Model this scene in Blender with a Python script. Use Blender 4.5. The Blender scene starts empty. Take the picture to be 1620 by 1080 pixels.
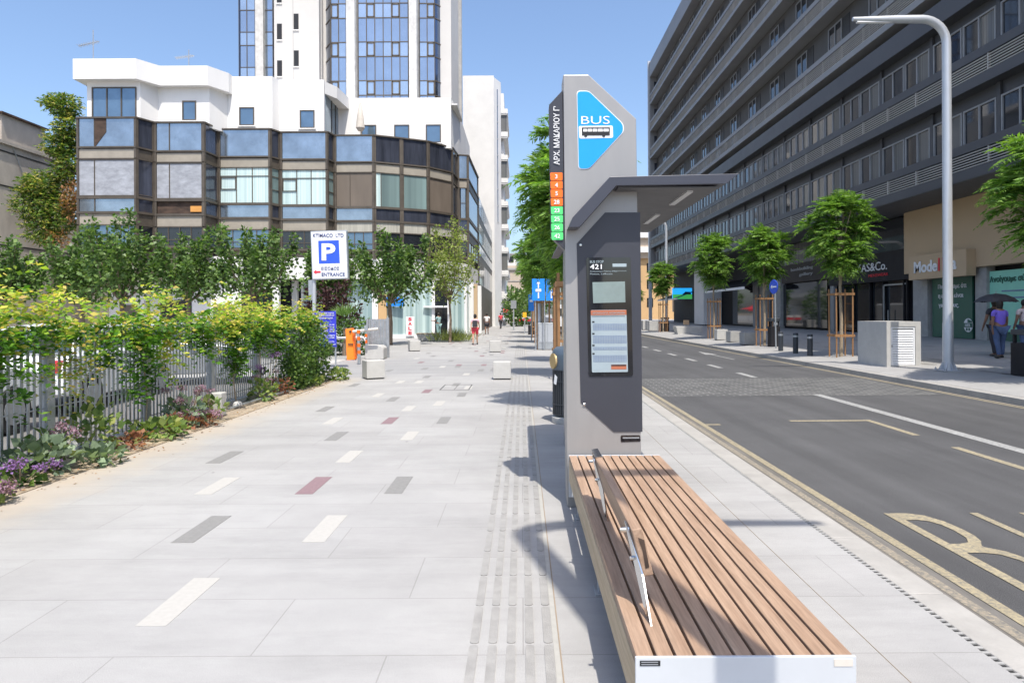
import bpy, math, random
import numpy as np
from mathutils import Matrix, Vector
R = math.radians
random.seed(7); RNG = np.random.default_rng(11)
SC = bpy.context.scene
COL = SC.collection

# ---------------------------------------------------------------- camera, sky, sun, exposure
cam = bpy.data.cameras.new("camera"); camo = bpy.data.objects.new("camera", cam); COL.objects.link(camo)
camo.location = (0, 0, 1.65)
camo.rotation_euler = (Matrix.Rotation(R(90), 3, 'X') @ Matrix.Rotation(R(-0.3), 3, 'Z')).to_euler()
cam.lens = 24; cam.sensor_width = 36; cam.shift_x = -0.00926; cam.shift_y = -0.0278
cam.clip_start = 0.05; cam.clip_end = 2000
SC.camera = camo
SX, SY = 0.134, 0.48                       # shadow shift per metre of height (towards -x, +y)
SUN = Vector((SX, -SY, 1)).normalized()
w = bpy.data.worlds.new("World"); SC.world = w; w.use_nodes = True
wn = w.node_tree; bgn = wn.nodes["Background"]
sky = wn.nodes.new("ShaderNodeTexSky"); sky.sky_type = 'NISHITA'; sky.sun_disc = False
sky.sun_elevation = math.asin(SUN.z); sky.sun_rotation = math.atan2(SUN.x, SUN.y)
sky.altitude = 100; sky.air_density = 1.0; sky.dust_density = 2.6; sky.ozone_density = 3.8
wn.links.new(sky.outputs[0], bgn.inputs[0]); bgn.inputs[1].default_value = 0.15
sl = bpy.data.lights.new("sun", 'SUN'); sl.energy = 3.45; sl.angle = R(0.53); sl.color = (1, 0.94, 0.845)
so = bpy.data.objects.new("sun", sl); COL.objects.link(so); so.rotation_euler = SUN.to_track_quat('Z', 'Y').to_euler()
SC.view_settings.view_transform = 'Standard'; SC.view_settings.look = 'None'
SC.view_settings.exposure = 0.70; SC.view_settings.gamma = 1
SC.cycles.max_bounces = 6; SC.cycles.diffuse_bounces = 3; SC.cycles.transparent_max_bounces = 8
SC.cycles.use_denoising = True

# ---------------------------------------------------------------- helpers
def at(x, y, Y):                           # a point of the street at depth Y, measured off the photograph
    return ((x - 825) * Y / 1080, Y, 1.65 - (y - 495) * Y / 1080)
def onx(x, y, X):                          # the same on a plane of constant X
    Y = 1080 * X / (x - 825); return (X, Y, 1.65 - (y - 495) * Y / 1080)

def wloc(o):
    v = Vector((0, 0, 0))
    while o is not None: v += o.location; o = o.parent
    return v

class MB:
    def __init__(s): s.v = []; s.f = []; s.m = None; s.mi = []; s.k = 0; s.smooth = False
    def add(s, vs, fs):
        n = len(s.v)
        if s.m is not None: vs = [s.m @ Vector(p) for p in vs]
        s.v += [tuple(p) for p in vs]; s.f += [tuple(i + n for i in f) for f in fs]; s.mi += [s.k] * len(fs)
        return s
    def box(s, x0, y0, z0, x1, y1, z1):
        return s.add([(x0,y0,z0),(x1,y0,z0),(x1,y1,z0),(x0,y1,z0),(x0,y0,z1),(x1,y0,z1),(x1,y1,z1),(x0,y1,z1)],
                     [(0,3,2,1),(4,5,6,7),(0,1,5,4),(1,2,6,5),(2,3,7,6),(3,0,4,7)])
    def quad(s, a, b, c, d): return s.add([a,b,c,d], [(0,1,2,3)])
    def prism(s, poly, a, b, ax='y'):      # poly in the plane across ax: y->(x,z) x->(y,z) z->(x,y)
        P = {'y': lambda p, t: (p[0], t, p[1]), 'x': lambda p, t: (t, p[0], p[1]), 'z': lambda p, t: (p[0], p[1], t)}[ax]
        n = len(poly); ar = sum(poly[i][0]*poly[(i+1)%n][1]-poly[(i+1)%n][0]*poly[i][1] for i in range(n))
        if (ar < 0) != (ax == 'y'): poly = poly[::-1]
        vs = [P(p, a) for p in poly] + [P(p, b) for p in poly]
        fs = [tuple(range(n))[::-1], tuple(range(n, 2*n))] + [(i, (i+1)%n, n+(i+1)%n, n+i) for i in range(n)]
        return s.add(vs, fs)
    def tube(s, pts, rs, n=12, cap=True):
        pts = [Vector(p) for p in pts]
        if not isinstance(rs, (list, tuple)): rs = [rs]*len(pts)
        vs = []; fs = []; u = None
        for i, p in enumerate(pts):
            d = (pts[min(i+1,len(pts)-1)] - pts[max(i-1,0)]).normalized()
            if u is None:
                u = d.orthogonal().normalized()
            u = (u - d*u.dot(d)).normalized(); w_ = d.cross(u)
            for k in range(n):
                t = 2*math.pi*k/n; vs.append(p + (u*math.cos(t) + w_*math.sin(t))*rs[i])
        for i in range(len(pts)-1):
            for k in range(n):
                fs.append((i*n+k, i*n+(k+1)%n, (i+1)*n+(k+1)%n, (i+1)*n+k))
        if cap: fs += [tuple(range(n))[::-1], tuple(range((len(pts)-1)*n, len(pts)*n))]
        return s.add(vs, fs)
    def lathe(s, prof, c=(0,0,0), n=24):   # prof = [(r,z)...] about z
        return s.tube([(c[0],c[1],c[2]+z) for r,z in prof], [max(r,1e-4) for r,z in prof], n) if len({round(z,5) for r,z in prof})==len(prof) else s._lathe(prof,c,n)
    def _lathe(s, prof, c, n):
        vs = []; fs = []
        for r, z in prof:
            for k in range(n):
                t = 2*math.pi*k/n; vs.append((c[0]+r*math.cos(t), c[1]+r*math.sin(t), c[2]+z))
        for i in range(len(prof)-1):
            for k in range(n): fs.append((i*n+k, i*n+(k+1)%n, (i+1)*n+(k+1)%n, (i+1)*n+k))
        fs += [tuple(range(n))[::-1], tuple(range((len(prof)-1)*n, len(prof)*n))]
        return s.add(vs, fs)
    def ball(s, c, r, n=12, m=8):
        rx, ry, rz = r if isinstance(r, (tuple, list)) else (r, r, r); vs = []; fs = []
        for i in range(m+1):
            a = math.pi*i/m
            for k in range(n):
                t = 2*math.pi*k/n; vs.append((c[0]+rx*math.sin(a)*math.cos(t), c[1]+ry*math.sin(a)*math.sin(t), c[2]-rz*math.cos(a)))
        for i in range(m):
            for k in range(n): fs.append((i*n+k, i*n+(k+1)%n, (i+1)*n+(k+1)%n, (i+1)*n+k))
        return s.add(vs, fs)
    def build(s, name, mat, parent=None, w=True, smooth=None, bevel=0, bseg=2):
        me = bpy.data.meshes.new(name)
        vs = s.v
        if parent is not None and w:
            o = wloc(parent); vs = [(a-o.x, b-o.y, c-o.z) for a,b,c in vs]
        me.from_pydata(vs, [], s.f)
        for m in (mat if isinstance(mat, (list, tuple)) else [mat]): me.materials.append(m)
        if s.k: me.polygons.foreach_set('material_index', s.mi)
        if smooth: me.polygons.foreach_set('use_smooth', [True]*len(s.f)); me.set_sharp_from_angle(angle=R(40))
        me.validate(); me.update()
        ob = bpy.data.objects.new(name, me); COL.objects.link(ob); ob.parent = parent
        if bevel:
            b = ob.modifiers.new('Bevel', 'BEVEL'); b.width = bevel; b.segments = bseg; b.limit_method = 'ANGLE'; b.angle_limit = R(40)
        return ob

def tag(o, label=None, cat=None, group=None, kind=None):
    for k, v in (('label', label), ('category', cat), ('group', group), ('kind', kind)):
        if v: o[k] = v
    return o
def thing(name, label, cat, loc=(0,0,0), group=None, rz=0):
    o = bpy.data.objects.new(name, None); COL.objects.link(o); o.location = loc; o.rotation_euler.z = rz
    o.empty_display_size = 0.2
    return tag(o, label, cat, group)
def copy_tree(o, parent=None):
    c = o.copy(); COL.objects.link(c); c.parent = parent
    for ch in list(o.children): copy_tree(ch, c)
    return c
def dup(o, loc, label, rz=None, scale=None):
    c = copy_tree(o); c.location = loc; c['label'] = label
    if rz is not None: c.rotation_euler.z = rz
    if scale is not None: c.scale = (scale,)*3 if not isinstance(scale, tuple) else scale
    return c
def struct(ob): ob['kind'] = 'structure'; return ob

# ---------------------------------------------------------------- materials
def newmat(name):
    m = bpy.data.materials.new(name); m.use_nodes = True
    return m, m.node_tree, m.node_tree.nodes['Principled BSDF']
def NN(nt, t, **k):
    n = nt.nodes.new(t)
    for a, b in k.items():
        if hasattr(n, a): setattr(n, a, b)
        else: n.inputs[a.replace('_', ' ')].default_value = b
    return n
def mixc(nt, fac, a, b, mode='MIX'):
    n = nt.nodes.new('ShaderNodeMix'); n.data_type = 'RGBA'; n.blend_type = mode
    for i, x in ((0, fac), (6, a), (7, b)):
        if isinstance(x, bpy.types.NodeSocket): nt.links.new(x, n.inputs[i])
        elif x is not None: n.inputs[i].default_value = (*x, 1) if isinstance(x, tuple) else x
    return n.outputs[2]
def ramp(nt, src, stops):
    n = nt.nodes.new('ShaderNodeValToRGB'); nt.links.new(src, n.inputs[0]); e = n.color_ramp.elements
    while len(e) < len(stops): e.new(0.5)
    for i, (p, c) in enumerate(stops):
        e[i].position = p; e[i].color = (*c, 1) if isinstance(c, tuple) else (c, c, c, 1)
    return n.outputs[0]
def coords(nt, scale=(1,1,1), kind='Object'):
    tc = nt.nodes.new('ShaderNodeTexCoord'); mp = nt.nodes.new('ShaderNodeMapping'); mp.inputs['Scale'].default_value = scale
    nt.links.new(tc.outputs[kind], mp.inputs[0]); return mp.outputs[0]
def noise(nt, vec, scale, detail=4, rough=0.6):
    n = nt.nodes.new('ShaderNodeTexNoise'); n.inputs['Scale'].default_value = scale; n.inputs['Detail'].default_value = detail
    n.inputs['Roughness'].default_value = rough; nt.links.new(vec, n.inputs['Vector']); return n.outputs['Fac']
def mat(name, col, rough=0.6, metal=0.0, var=0.12, scale=2.0, bump=0.0, bscale=60, spec=0.5, coat=0.0, stretch=(1,1,1), grime=0.0, emit=None):
    m, nt, b = newmat(name)
    b.inputs['Roughness'].default_value = rough; b.inputs['Metallic'].default_value = metal
    b.inputs['Specular IOR Level'].default_value = spec; b.inputs['Coat Weight'].default_value = coat
    b.inputs['Coat Roughness'].default_value = 0.08
    v = coords(nt, stretch)
    lo = tuple(max(0, c*(1-var)) for c in col); hi = tuple(min(1, c*(1+var)) for c in col)
    c = ramp(nt, noise(nt, v, scale, 6, 0.65), [(0.3, lo), (0.7, hi)])
    if grime:
        g = ramp(nt, noise(nt, v, scale*0.35, 8, 0.75), [(0.45, 0.0), (0.75, 1.0)])
        mm = nt.nodes.new('ShaderNodeMath'); mm.operation = 'MULTIPLY'; nt.links.new(g, mm.inputs[0]); mm.inputs[1].default_value = grime
        c = mixc(nt, mm.outputs[0], c, tuple(x*0.45 for x in col))
    nt.links.new(c, b.inputs['Base Color'])
    if rough < 0.9:
        rr = nt.nodes.new('ShaderNodeMapRange'); nt.links.new(noise(nt, v, scale*4, 3), rr.inputs[0])
        rr.inputs[3].default_value = max(0.02, rough*0.8); rr.inputs[4].default_value = min(1, rough*1.2); nt.links.new(rr.outputs[0], b.inputs['Roughness'])
    if bump:
        bp = nt.nodes.new('ShaderNodeBump'); bp.inputs['Strength'].default_value = bump; bp.inputs['Distance'].default_value = 0.01
        nt.links.new(noise(nt, v, bscale, 4), bp.inputs['Height']); nt.links.new(bp.outputs[0], b.inputs['Normal'])
    if emit:
        b.inputs['Emission Color'].default_value = (*col, 1); b.inputs['Emission Strength'].default_value = emit
    return m
def leafmat(name, cols, trans=0.35, rough=0.5):
    m, nt, b = newmat(name)
    g = nt.nodes.new('ShaderNodeNewGeometry')
    n = len(cols); c = ramp(nt, g.outputs['Random Per Island'], [(i/(n-1) if n > 1 else 0, cols[i]) for i in range(n)])
    big = ramp(nt, noise(nt, coords(nt), 2.6, 3), [(0.32, 0.58), (0.68, 1.3)])
    c = mixc(nt, 1.0, c, big, 'MULTIPLY')
    nt.links.new(c, b.inputs['Base Color']); b.inputs['Roughness'].default_value = rough; b.inputs['Specular IOR Level'].default_value = 0.3
    t = nt.nodes.new('ShaderNodeBsdfTranslucent')
    tcol = mixc(nt, 1.0, c, (1.3, 1.5, 0.5), 'MULTIPLY'); nt.links.new(tcol, t.inputs[0])
    mx = nt.nodes.new('ShaderNodeMixShader'); mx.inputs[0].default_value = trans
    out = nt.nodes['Material Output']
    nt.links.new(b.outputs[0], mx.inputs[1]); nt.links.new(t.outputs[0], mx.inputs[2]); nt.links.new(mx.outputs[0], out.inputs[0])
    return m

def mat_paving(name, base=0.5, row=0.66, width=1.32, left=True):
    m, nt, b = newmat(name)
    v = coords(nt)
    br = nt.nodes.new('ShaderNodeTexBrick'); nt.links.new(v, br.inputs['Vector'])
    br.offset = 0.5; br.inputs['Scale'].default_value = 1.0; br.inputs['Mortar Size'].default_value = 0.004
    br.inputs['Mortar Smooth'].default_value = 0.2; br.inputs['Bias'].default_value = 0.0
    br.inputs['Brick Width'].default_value = width; br.inputs['Row Height'].default_value = row
    B = base
    br.inputs['Color1'].default_value = (B*0.975, B*0.955, B*0.93, 1); br.inputs['Color2'].default_value = (B*1.03, B*1.015, B*0.99, 1)
    br.inputs['Mortar'].default_value = (B*0.80, B*0.78, B*0.75, 1)
    c = br.outputs['Color']
    n1 = ramp(nt, noise(nt, v, 0.55, 8, 0.7), [(0.28, 0.87), (0.60, 1.04)])
    c = mixc(nt, 1.0, c, n1, 'MULTIPLY')
    n2 = ramp(nt, noise(nt, v, 260, 2, 0.5), [(0.35, 0.82), (0.65, 1.12)])
    c = mixc(nt, 1.0, c, n2, 'MULTIPLY')
    # long soft scuffs and dirt drawn out across the walk
    v2 = coords(nt, (0.35, 1.6, 1))
    n3 = ramp(nt, noise(nt, v2, 0.9, 9, 0.8), [(0.45, 1.0), (0.74, 0.80)])
    c = mixc(nt, 1.0, c, n3, 'MULTIPLY')
    # small dark spots of old gum
    vo = nt.nodes.new('ShaderNodeTexVoronoi'); vo.inputs['Scale'].default_value = 1.05; vo.inputs['Randomness'].default_value = 1; nt.links.new(v, vo.inputs['Vector'])
    sp = ramp(nt, vo.outputs['Distance'], [(0.015, 0.40), (0.021, 1.0)])
    c = mixc(nt, 1.0, c, sp, 'MULTIPLY')
    sep = nt.nodes.new('ShaderNodeSeparateXYZ'); nt.links.new(v, sep.inputs[0])
    if left:
        # blown sand along the planting bed
        ad = nt.nodes.new('ShaderNodeMath'); ad.operation = 'MULTIPLY_ADD'; nt.links.new(noise(nt, v, 1.6, 8, 0.7), ad.inputs[0]); ad.inputs[1].default_value = 1.1
        nt.links.new(sep.outputs[0], ad.inputs[2])
        sd = nt.nodes.new('ShaderNodeMapRange'); nt.links.new(ad.outputs[0], sd.inputs[0]); sd.inputs[1].default_value = -3.3; sd.inputs[2].default_value = -4.1
        my = nt.nodes.new('ShaderNodeMapRange'); nt.links.new(sep.outputs[1], my.inputs[0]); my.inputs[1].default_value = 18.0; my.inputs[2].default_value = 16.5; my.inputs[4].default_value = 0.7
        sm = nt.nodes.new('ShaderNodeMath'); sm.operation = 'MULTIPLY'; nt.links.new(sd.outputs[0], sm.inputs[0]); nt.links.new(my.outputs[0], sm.inputs[1])
        c = mixc(nt, sm.outputs[0], c, (0.46, 0.38, 0.29))
        # tyre-dirtied crossing of the car park entrance
        mr = nt.nodes.new('ShaderNodeMapRange'); mr.interpolation_type = 'SMOOTHSTEP'; nt.links.new(sep.outputs[1], mr.inputs[0]); mr.inputs[1].default_value = 17; mr.inputs[2].default_value = 19
        mr2 = nt.nodes.new('ShaderNodeMapRange'); mr2.interpolation_type = 'SMOOTHSTEP'; nt.links.new(sep.outputs[1], mr2.inputs[0]); mr2.inputs[1].default_value = 26; mr2.inputs[2].default_value = 23.5
        nm = ramp(nt, noise(nt, coords(nt, (0.12, 1.5, 1)), 1.3, 8, 0.75), [(0.35, 0.0), (0.6, 0.75)])
        a = nt.nodes.new('ShaderNodeMath'); a.operation = 'MULTIPLY'; nt.links.new(mr.outputs[0], a.inputs[0]); nt.links.new(mr2.outputs[0], a.inputs[1])
        a2 = nt.nodes.new('ShaderNodeMath'); a2.operation = 'MULTIPLY'; nt.links.new(a.outputs[0], a2.inputs[0]); nt.links.new(nm, a2.inputs[1])
        c = mixc(nt, a2.outputs[0], c, (0.25, 0.25, 0.25))
    nt.links.new(c, b.inputs['Base Color']); b.inputs['Roughness'].default_value = 0.75; b.inputs['Specular IOR Level'].default_value = 0.25
    bp = nt.nodes.new('ShaderNodeBump'); bp.inputs['Strength'].default_value = 0.25; bp.inputs['Distance'].default_value = 0.004
    nt.links.new(noise(nt, v, 180, 3), bp.inputs['Height']); nt.links.new(bp.outputs[0], b.inputs['Normal'])
    return m
def mat_asphalt():
    m, nt, b = newmat('asphalt'); v = coords(nt)
    c = ramp(nt, noise(nt, v, 140, 3, 0.6), [(0.3, (0.050,0.050,0.052)), (0.7, (0.118,0.117,0.118))])
    n1 = ramp(nt, noise(nt, v, 0.35, 8, 0.7), [(0.3, 0.84), (0.7, 1.18)]); c = mixc(nt, 1.0, c, n1, 'MULTIPLY')
    n2 = ramp(nt, noise(nt, coords(nt, (2.2, 0.09, 1)), 1.0, 6, 0.6), [(0.35, 0.86), (0.65, 1.12)]); c = mixc(nt, 1.0, c, n2, 'MULTIPLY')
    vo = nt.nodes.new('ShaderNodeTexVoronoi'); vo.inputs['Scale'].default_value = 9; nt.links.new(v, vo.inputs['Vector'])
    sp = ramp(nt, vo.outputs['Distance'], [(0.03, 1.0), (0.05, 0.0)])
    c = mixc(nt, sp, c, (0.22, 0.22, 0.21))
    nt.links.new(c, b.inputs['Base Color']); b.inputs['Roughness'].default_value = 0.8; b.inputs['Specular IOR Level'].default_value = 0.3
    # hairline cracks and polished wheel tracks
    wv = nt.nodes.new('ShaderNodeTexVoronoi'); wv.feature = 'DISTANCE_TO_EDGE'; wv.inputs['Scale'].default_value = 0.33
    wa = nt.nodes.new('ShaderNodeVectorMath'); wa.operation = 'MULTIPLY_ADD'; nn = nt.nodes.new('ShaderNodeTexNoise'); nn.inputs['Scale'].default_value = 1.4; nn.inputs['Detail'].default_value = 6; nt.links.new(v, nn.inputs['Vector'])
    nt.links.new(nn.outputs['Color'], wa.inputs[0]); wa.inputs[1].default_value = (1.2,1.2,0); nt.links.new(v, wa.inputs[2]); nt.links.new(wa.outputs[0], wv.inputs['Vector'])
    cr = ramp(nt, wv.outputs['Distance'], [(0.002, 0.55), (0.006, 1.0)]); pt = ramp(nt, noise(nt, v, 0.25, 2), [(0.50, 1.0), (0.56, 0.0)]); patch = ramp(nt, noise(nt, coords(nt, (0.8, 0.25, 1)), 0.55, 3, 0.5), [(0.38, 0.76), (0.62, 1.24)]); c = mixc(nt, 1.0, c, patch, 'MULTIPLY')
    crm = mixc(nt, pt, cr, (1.0, 1.0, 1.0)); c = mixc(nt, 1.0, c, crm, 'MULTIPLY')
    oil = ramp(nt, noise(nt, coords(nt, (1.0, 0.16, 1)), 1.7, 8, 0.8), [(0.58, 1.0), (0.75, 0.66)]); c = mixc(nt, 1.0, c, oil, 'MULTIPLY')
    bp = nt.nodes.new('ShaderNodeBump'); bp.inputs['Strength'].default_value = 0.6; bp.inputs['Distance'].default_value = 0.006
    nt.links.new(noise(nt, v, 160, 3), bp.inputs['Height']); nt.links.new(bp.outputs[0], b.inputs['Normal'])
    return m
def mat_paint(name, col, wear=0.5):        # worn road paint over asphalt
    m, nt, b = newmat(name); v = coords(nt)
    a = ramp(nt, noise(nt, v, 30, 8, 0.85), [(wear-0.12, 1.0), (wear+0.10, 0.0)])
    base = ramp(nt, noise(nt, v, 3, 5), [(0.3, tuple(x*0.85 for x in col)), (0.7, tuple(min(1, x*1.1) for x in col))])
    c = mixc(nt, a, base, (0.13, 0.128, 0.12)); nt.links.new(c, b.inputs['Base Color']); b.inputs['Roughness'].default_value = 0.75
    return m
def mat_brick(name, c1, c2, mortar, bw, rh, ms, kind='Object', rot=0, bump=0.3):
    m, nt, b = newmat(name)
    v = coords(nt, kind=kind); v.node.inputs['Rotation'].default_value[2] = rot
    br = nt.nodes.new('ShaderNodeTexBrick'); nt.links.new(v, br.inputs['Vector'])
    br.inputs['Scale'].default_value = 1; br.inputs['Brick Width'].default_value = bw; br.inputs['Row Height'].default_value = rh; br.inputs['Mortar Size'].default_value = ms
    br.inputs['Color1'].default_value = (*c1,1); br.inputs['Color2'].default_value = (*c2,1); br.inputs['Mortar'].default_value = (*mortar,1)
    n = ramp(nt, noise(nt, v, 2, 6), [(0.3, 0.8), (0.7, 1.15)]); c = mixc(nt, 1.0, br.outputs['Color'], n, 'MULTIPLY')
    nt.links.new(c, b.inputs['Base Color']); b.inputs['Roughness'].default_value = 0.8
    return m
def mat_wood(name, c1, c2, axis='y', scale=1.0):
    m, nt, b = newmat(name)
    st = {'y': (14, 0.7, 14), 'z': (14, 14, 0.7), 'x': (0.7, 14, 14)}[axis]
    v = coords(nt, tuple(x*scale for x in st))
    g = nt.nodes.new('ShaderNodeNewGeometry')
    av = nt.nodes.new('ShaderNodeVectorMath'); av.operation = 'MULTIPLY_ADD'; nt.links.new(g.outputs['Random Per Island'], av.inputs[0]); av.inputs[1].default_value = (37, 53, 29); nt.links.new(v, av.inputs[2])
    f = noise(nt, av.outputs[0], 1.6, 8, 0.7)
    c = ramp(nt, f, [(0.28, c1), (0.72, c2)])
    fine = ramp(nt, noise(nt, av.outputs[0], 9, 3), [(0.35, 0.84), (0.6, 1.05)]); c = mixc(nt, 1.0, c, fine, 'MULTIPLY')
    pv = ramp(nt, g.outputs['Random Per Island'], [(0, (0.80,0.78,0.77)), (0.3, (1.06,1.06,1.05)), (0.6, (0.98,0.90,0.86)), (1, (1.18,1.08,0.98))]); c = mixc(nt, 1.0, c, pv, 'MULTIPLY')
    nt.links.new(c, b.inputs['Base Color']); b.inputs['Roughness'].default_value = 0.6; b.inputs['Specular IOR Level'].default_value = 0.3
    bp = nt.nodes.new('ShaderNodeBump'); bp.inputs['Strength'].default_value = 0.25; bp.inputs['Distance'].default_value = 0.003
    nt.links.new(f, bp.inputs['Height']); nt.links.new(bp.outputs[0], b.inputs['Normal'])
    return m
def mat_drape(name, lo, hi, freq=9, rough=0.15, coat=0.6, axis='x'):   # blinds or curtains close behind glass
    m, nt, b = newmat(name)
    st = (freq, freq, 0.02)
    f = noise(nt, coords(nt, st), 1.0, 3, 0.5)
    c = ramp(nt, f, [(0.36, lo), (0.64, hi)])
    nt.links.new(c, b.inputs['Base Color']); b.inputs['Roughness'].default_value = 0.6
    b.inputs['Coat Weight'].default_value = coat; b.inputs['Coat Roughness'].default_value = 0.03
    return m

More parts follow.
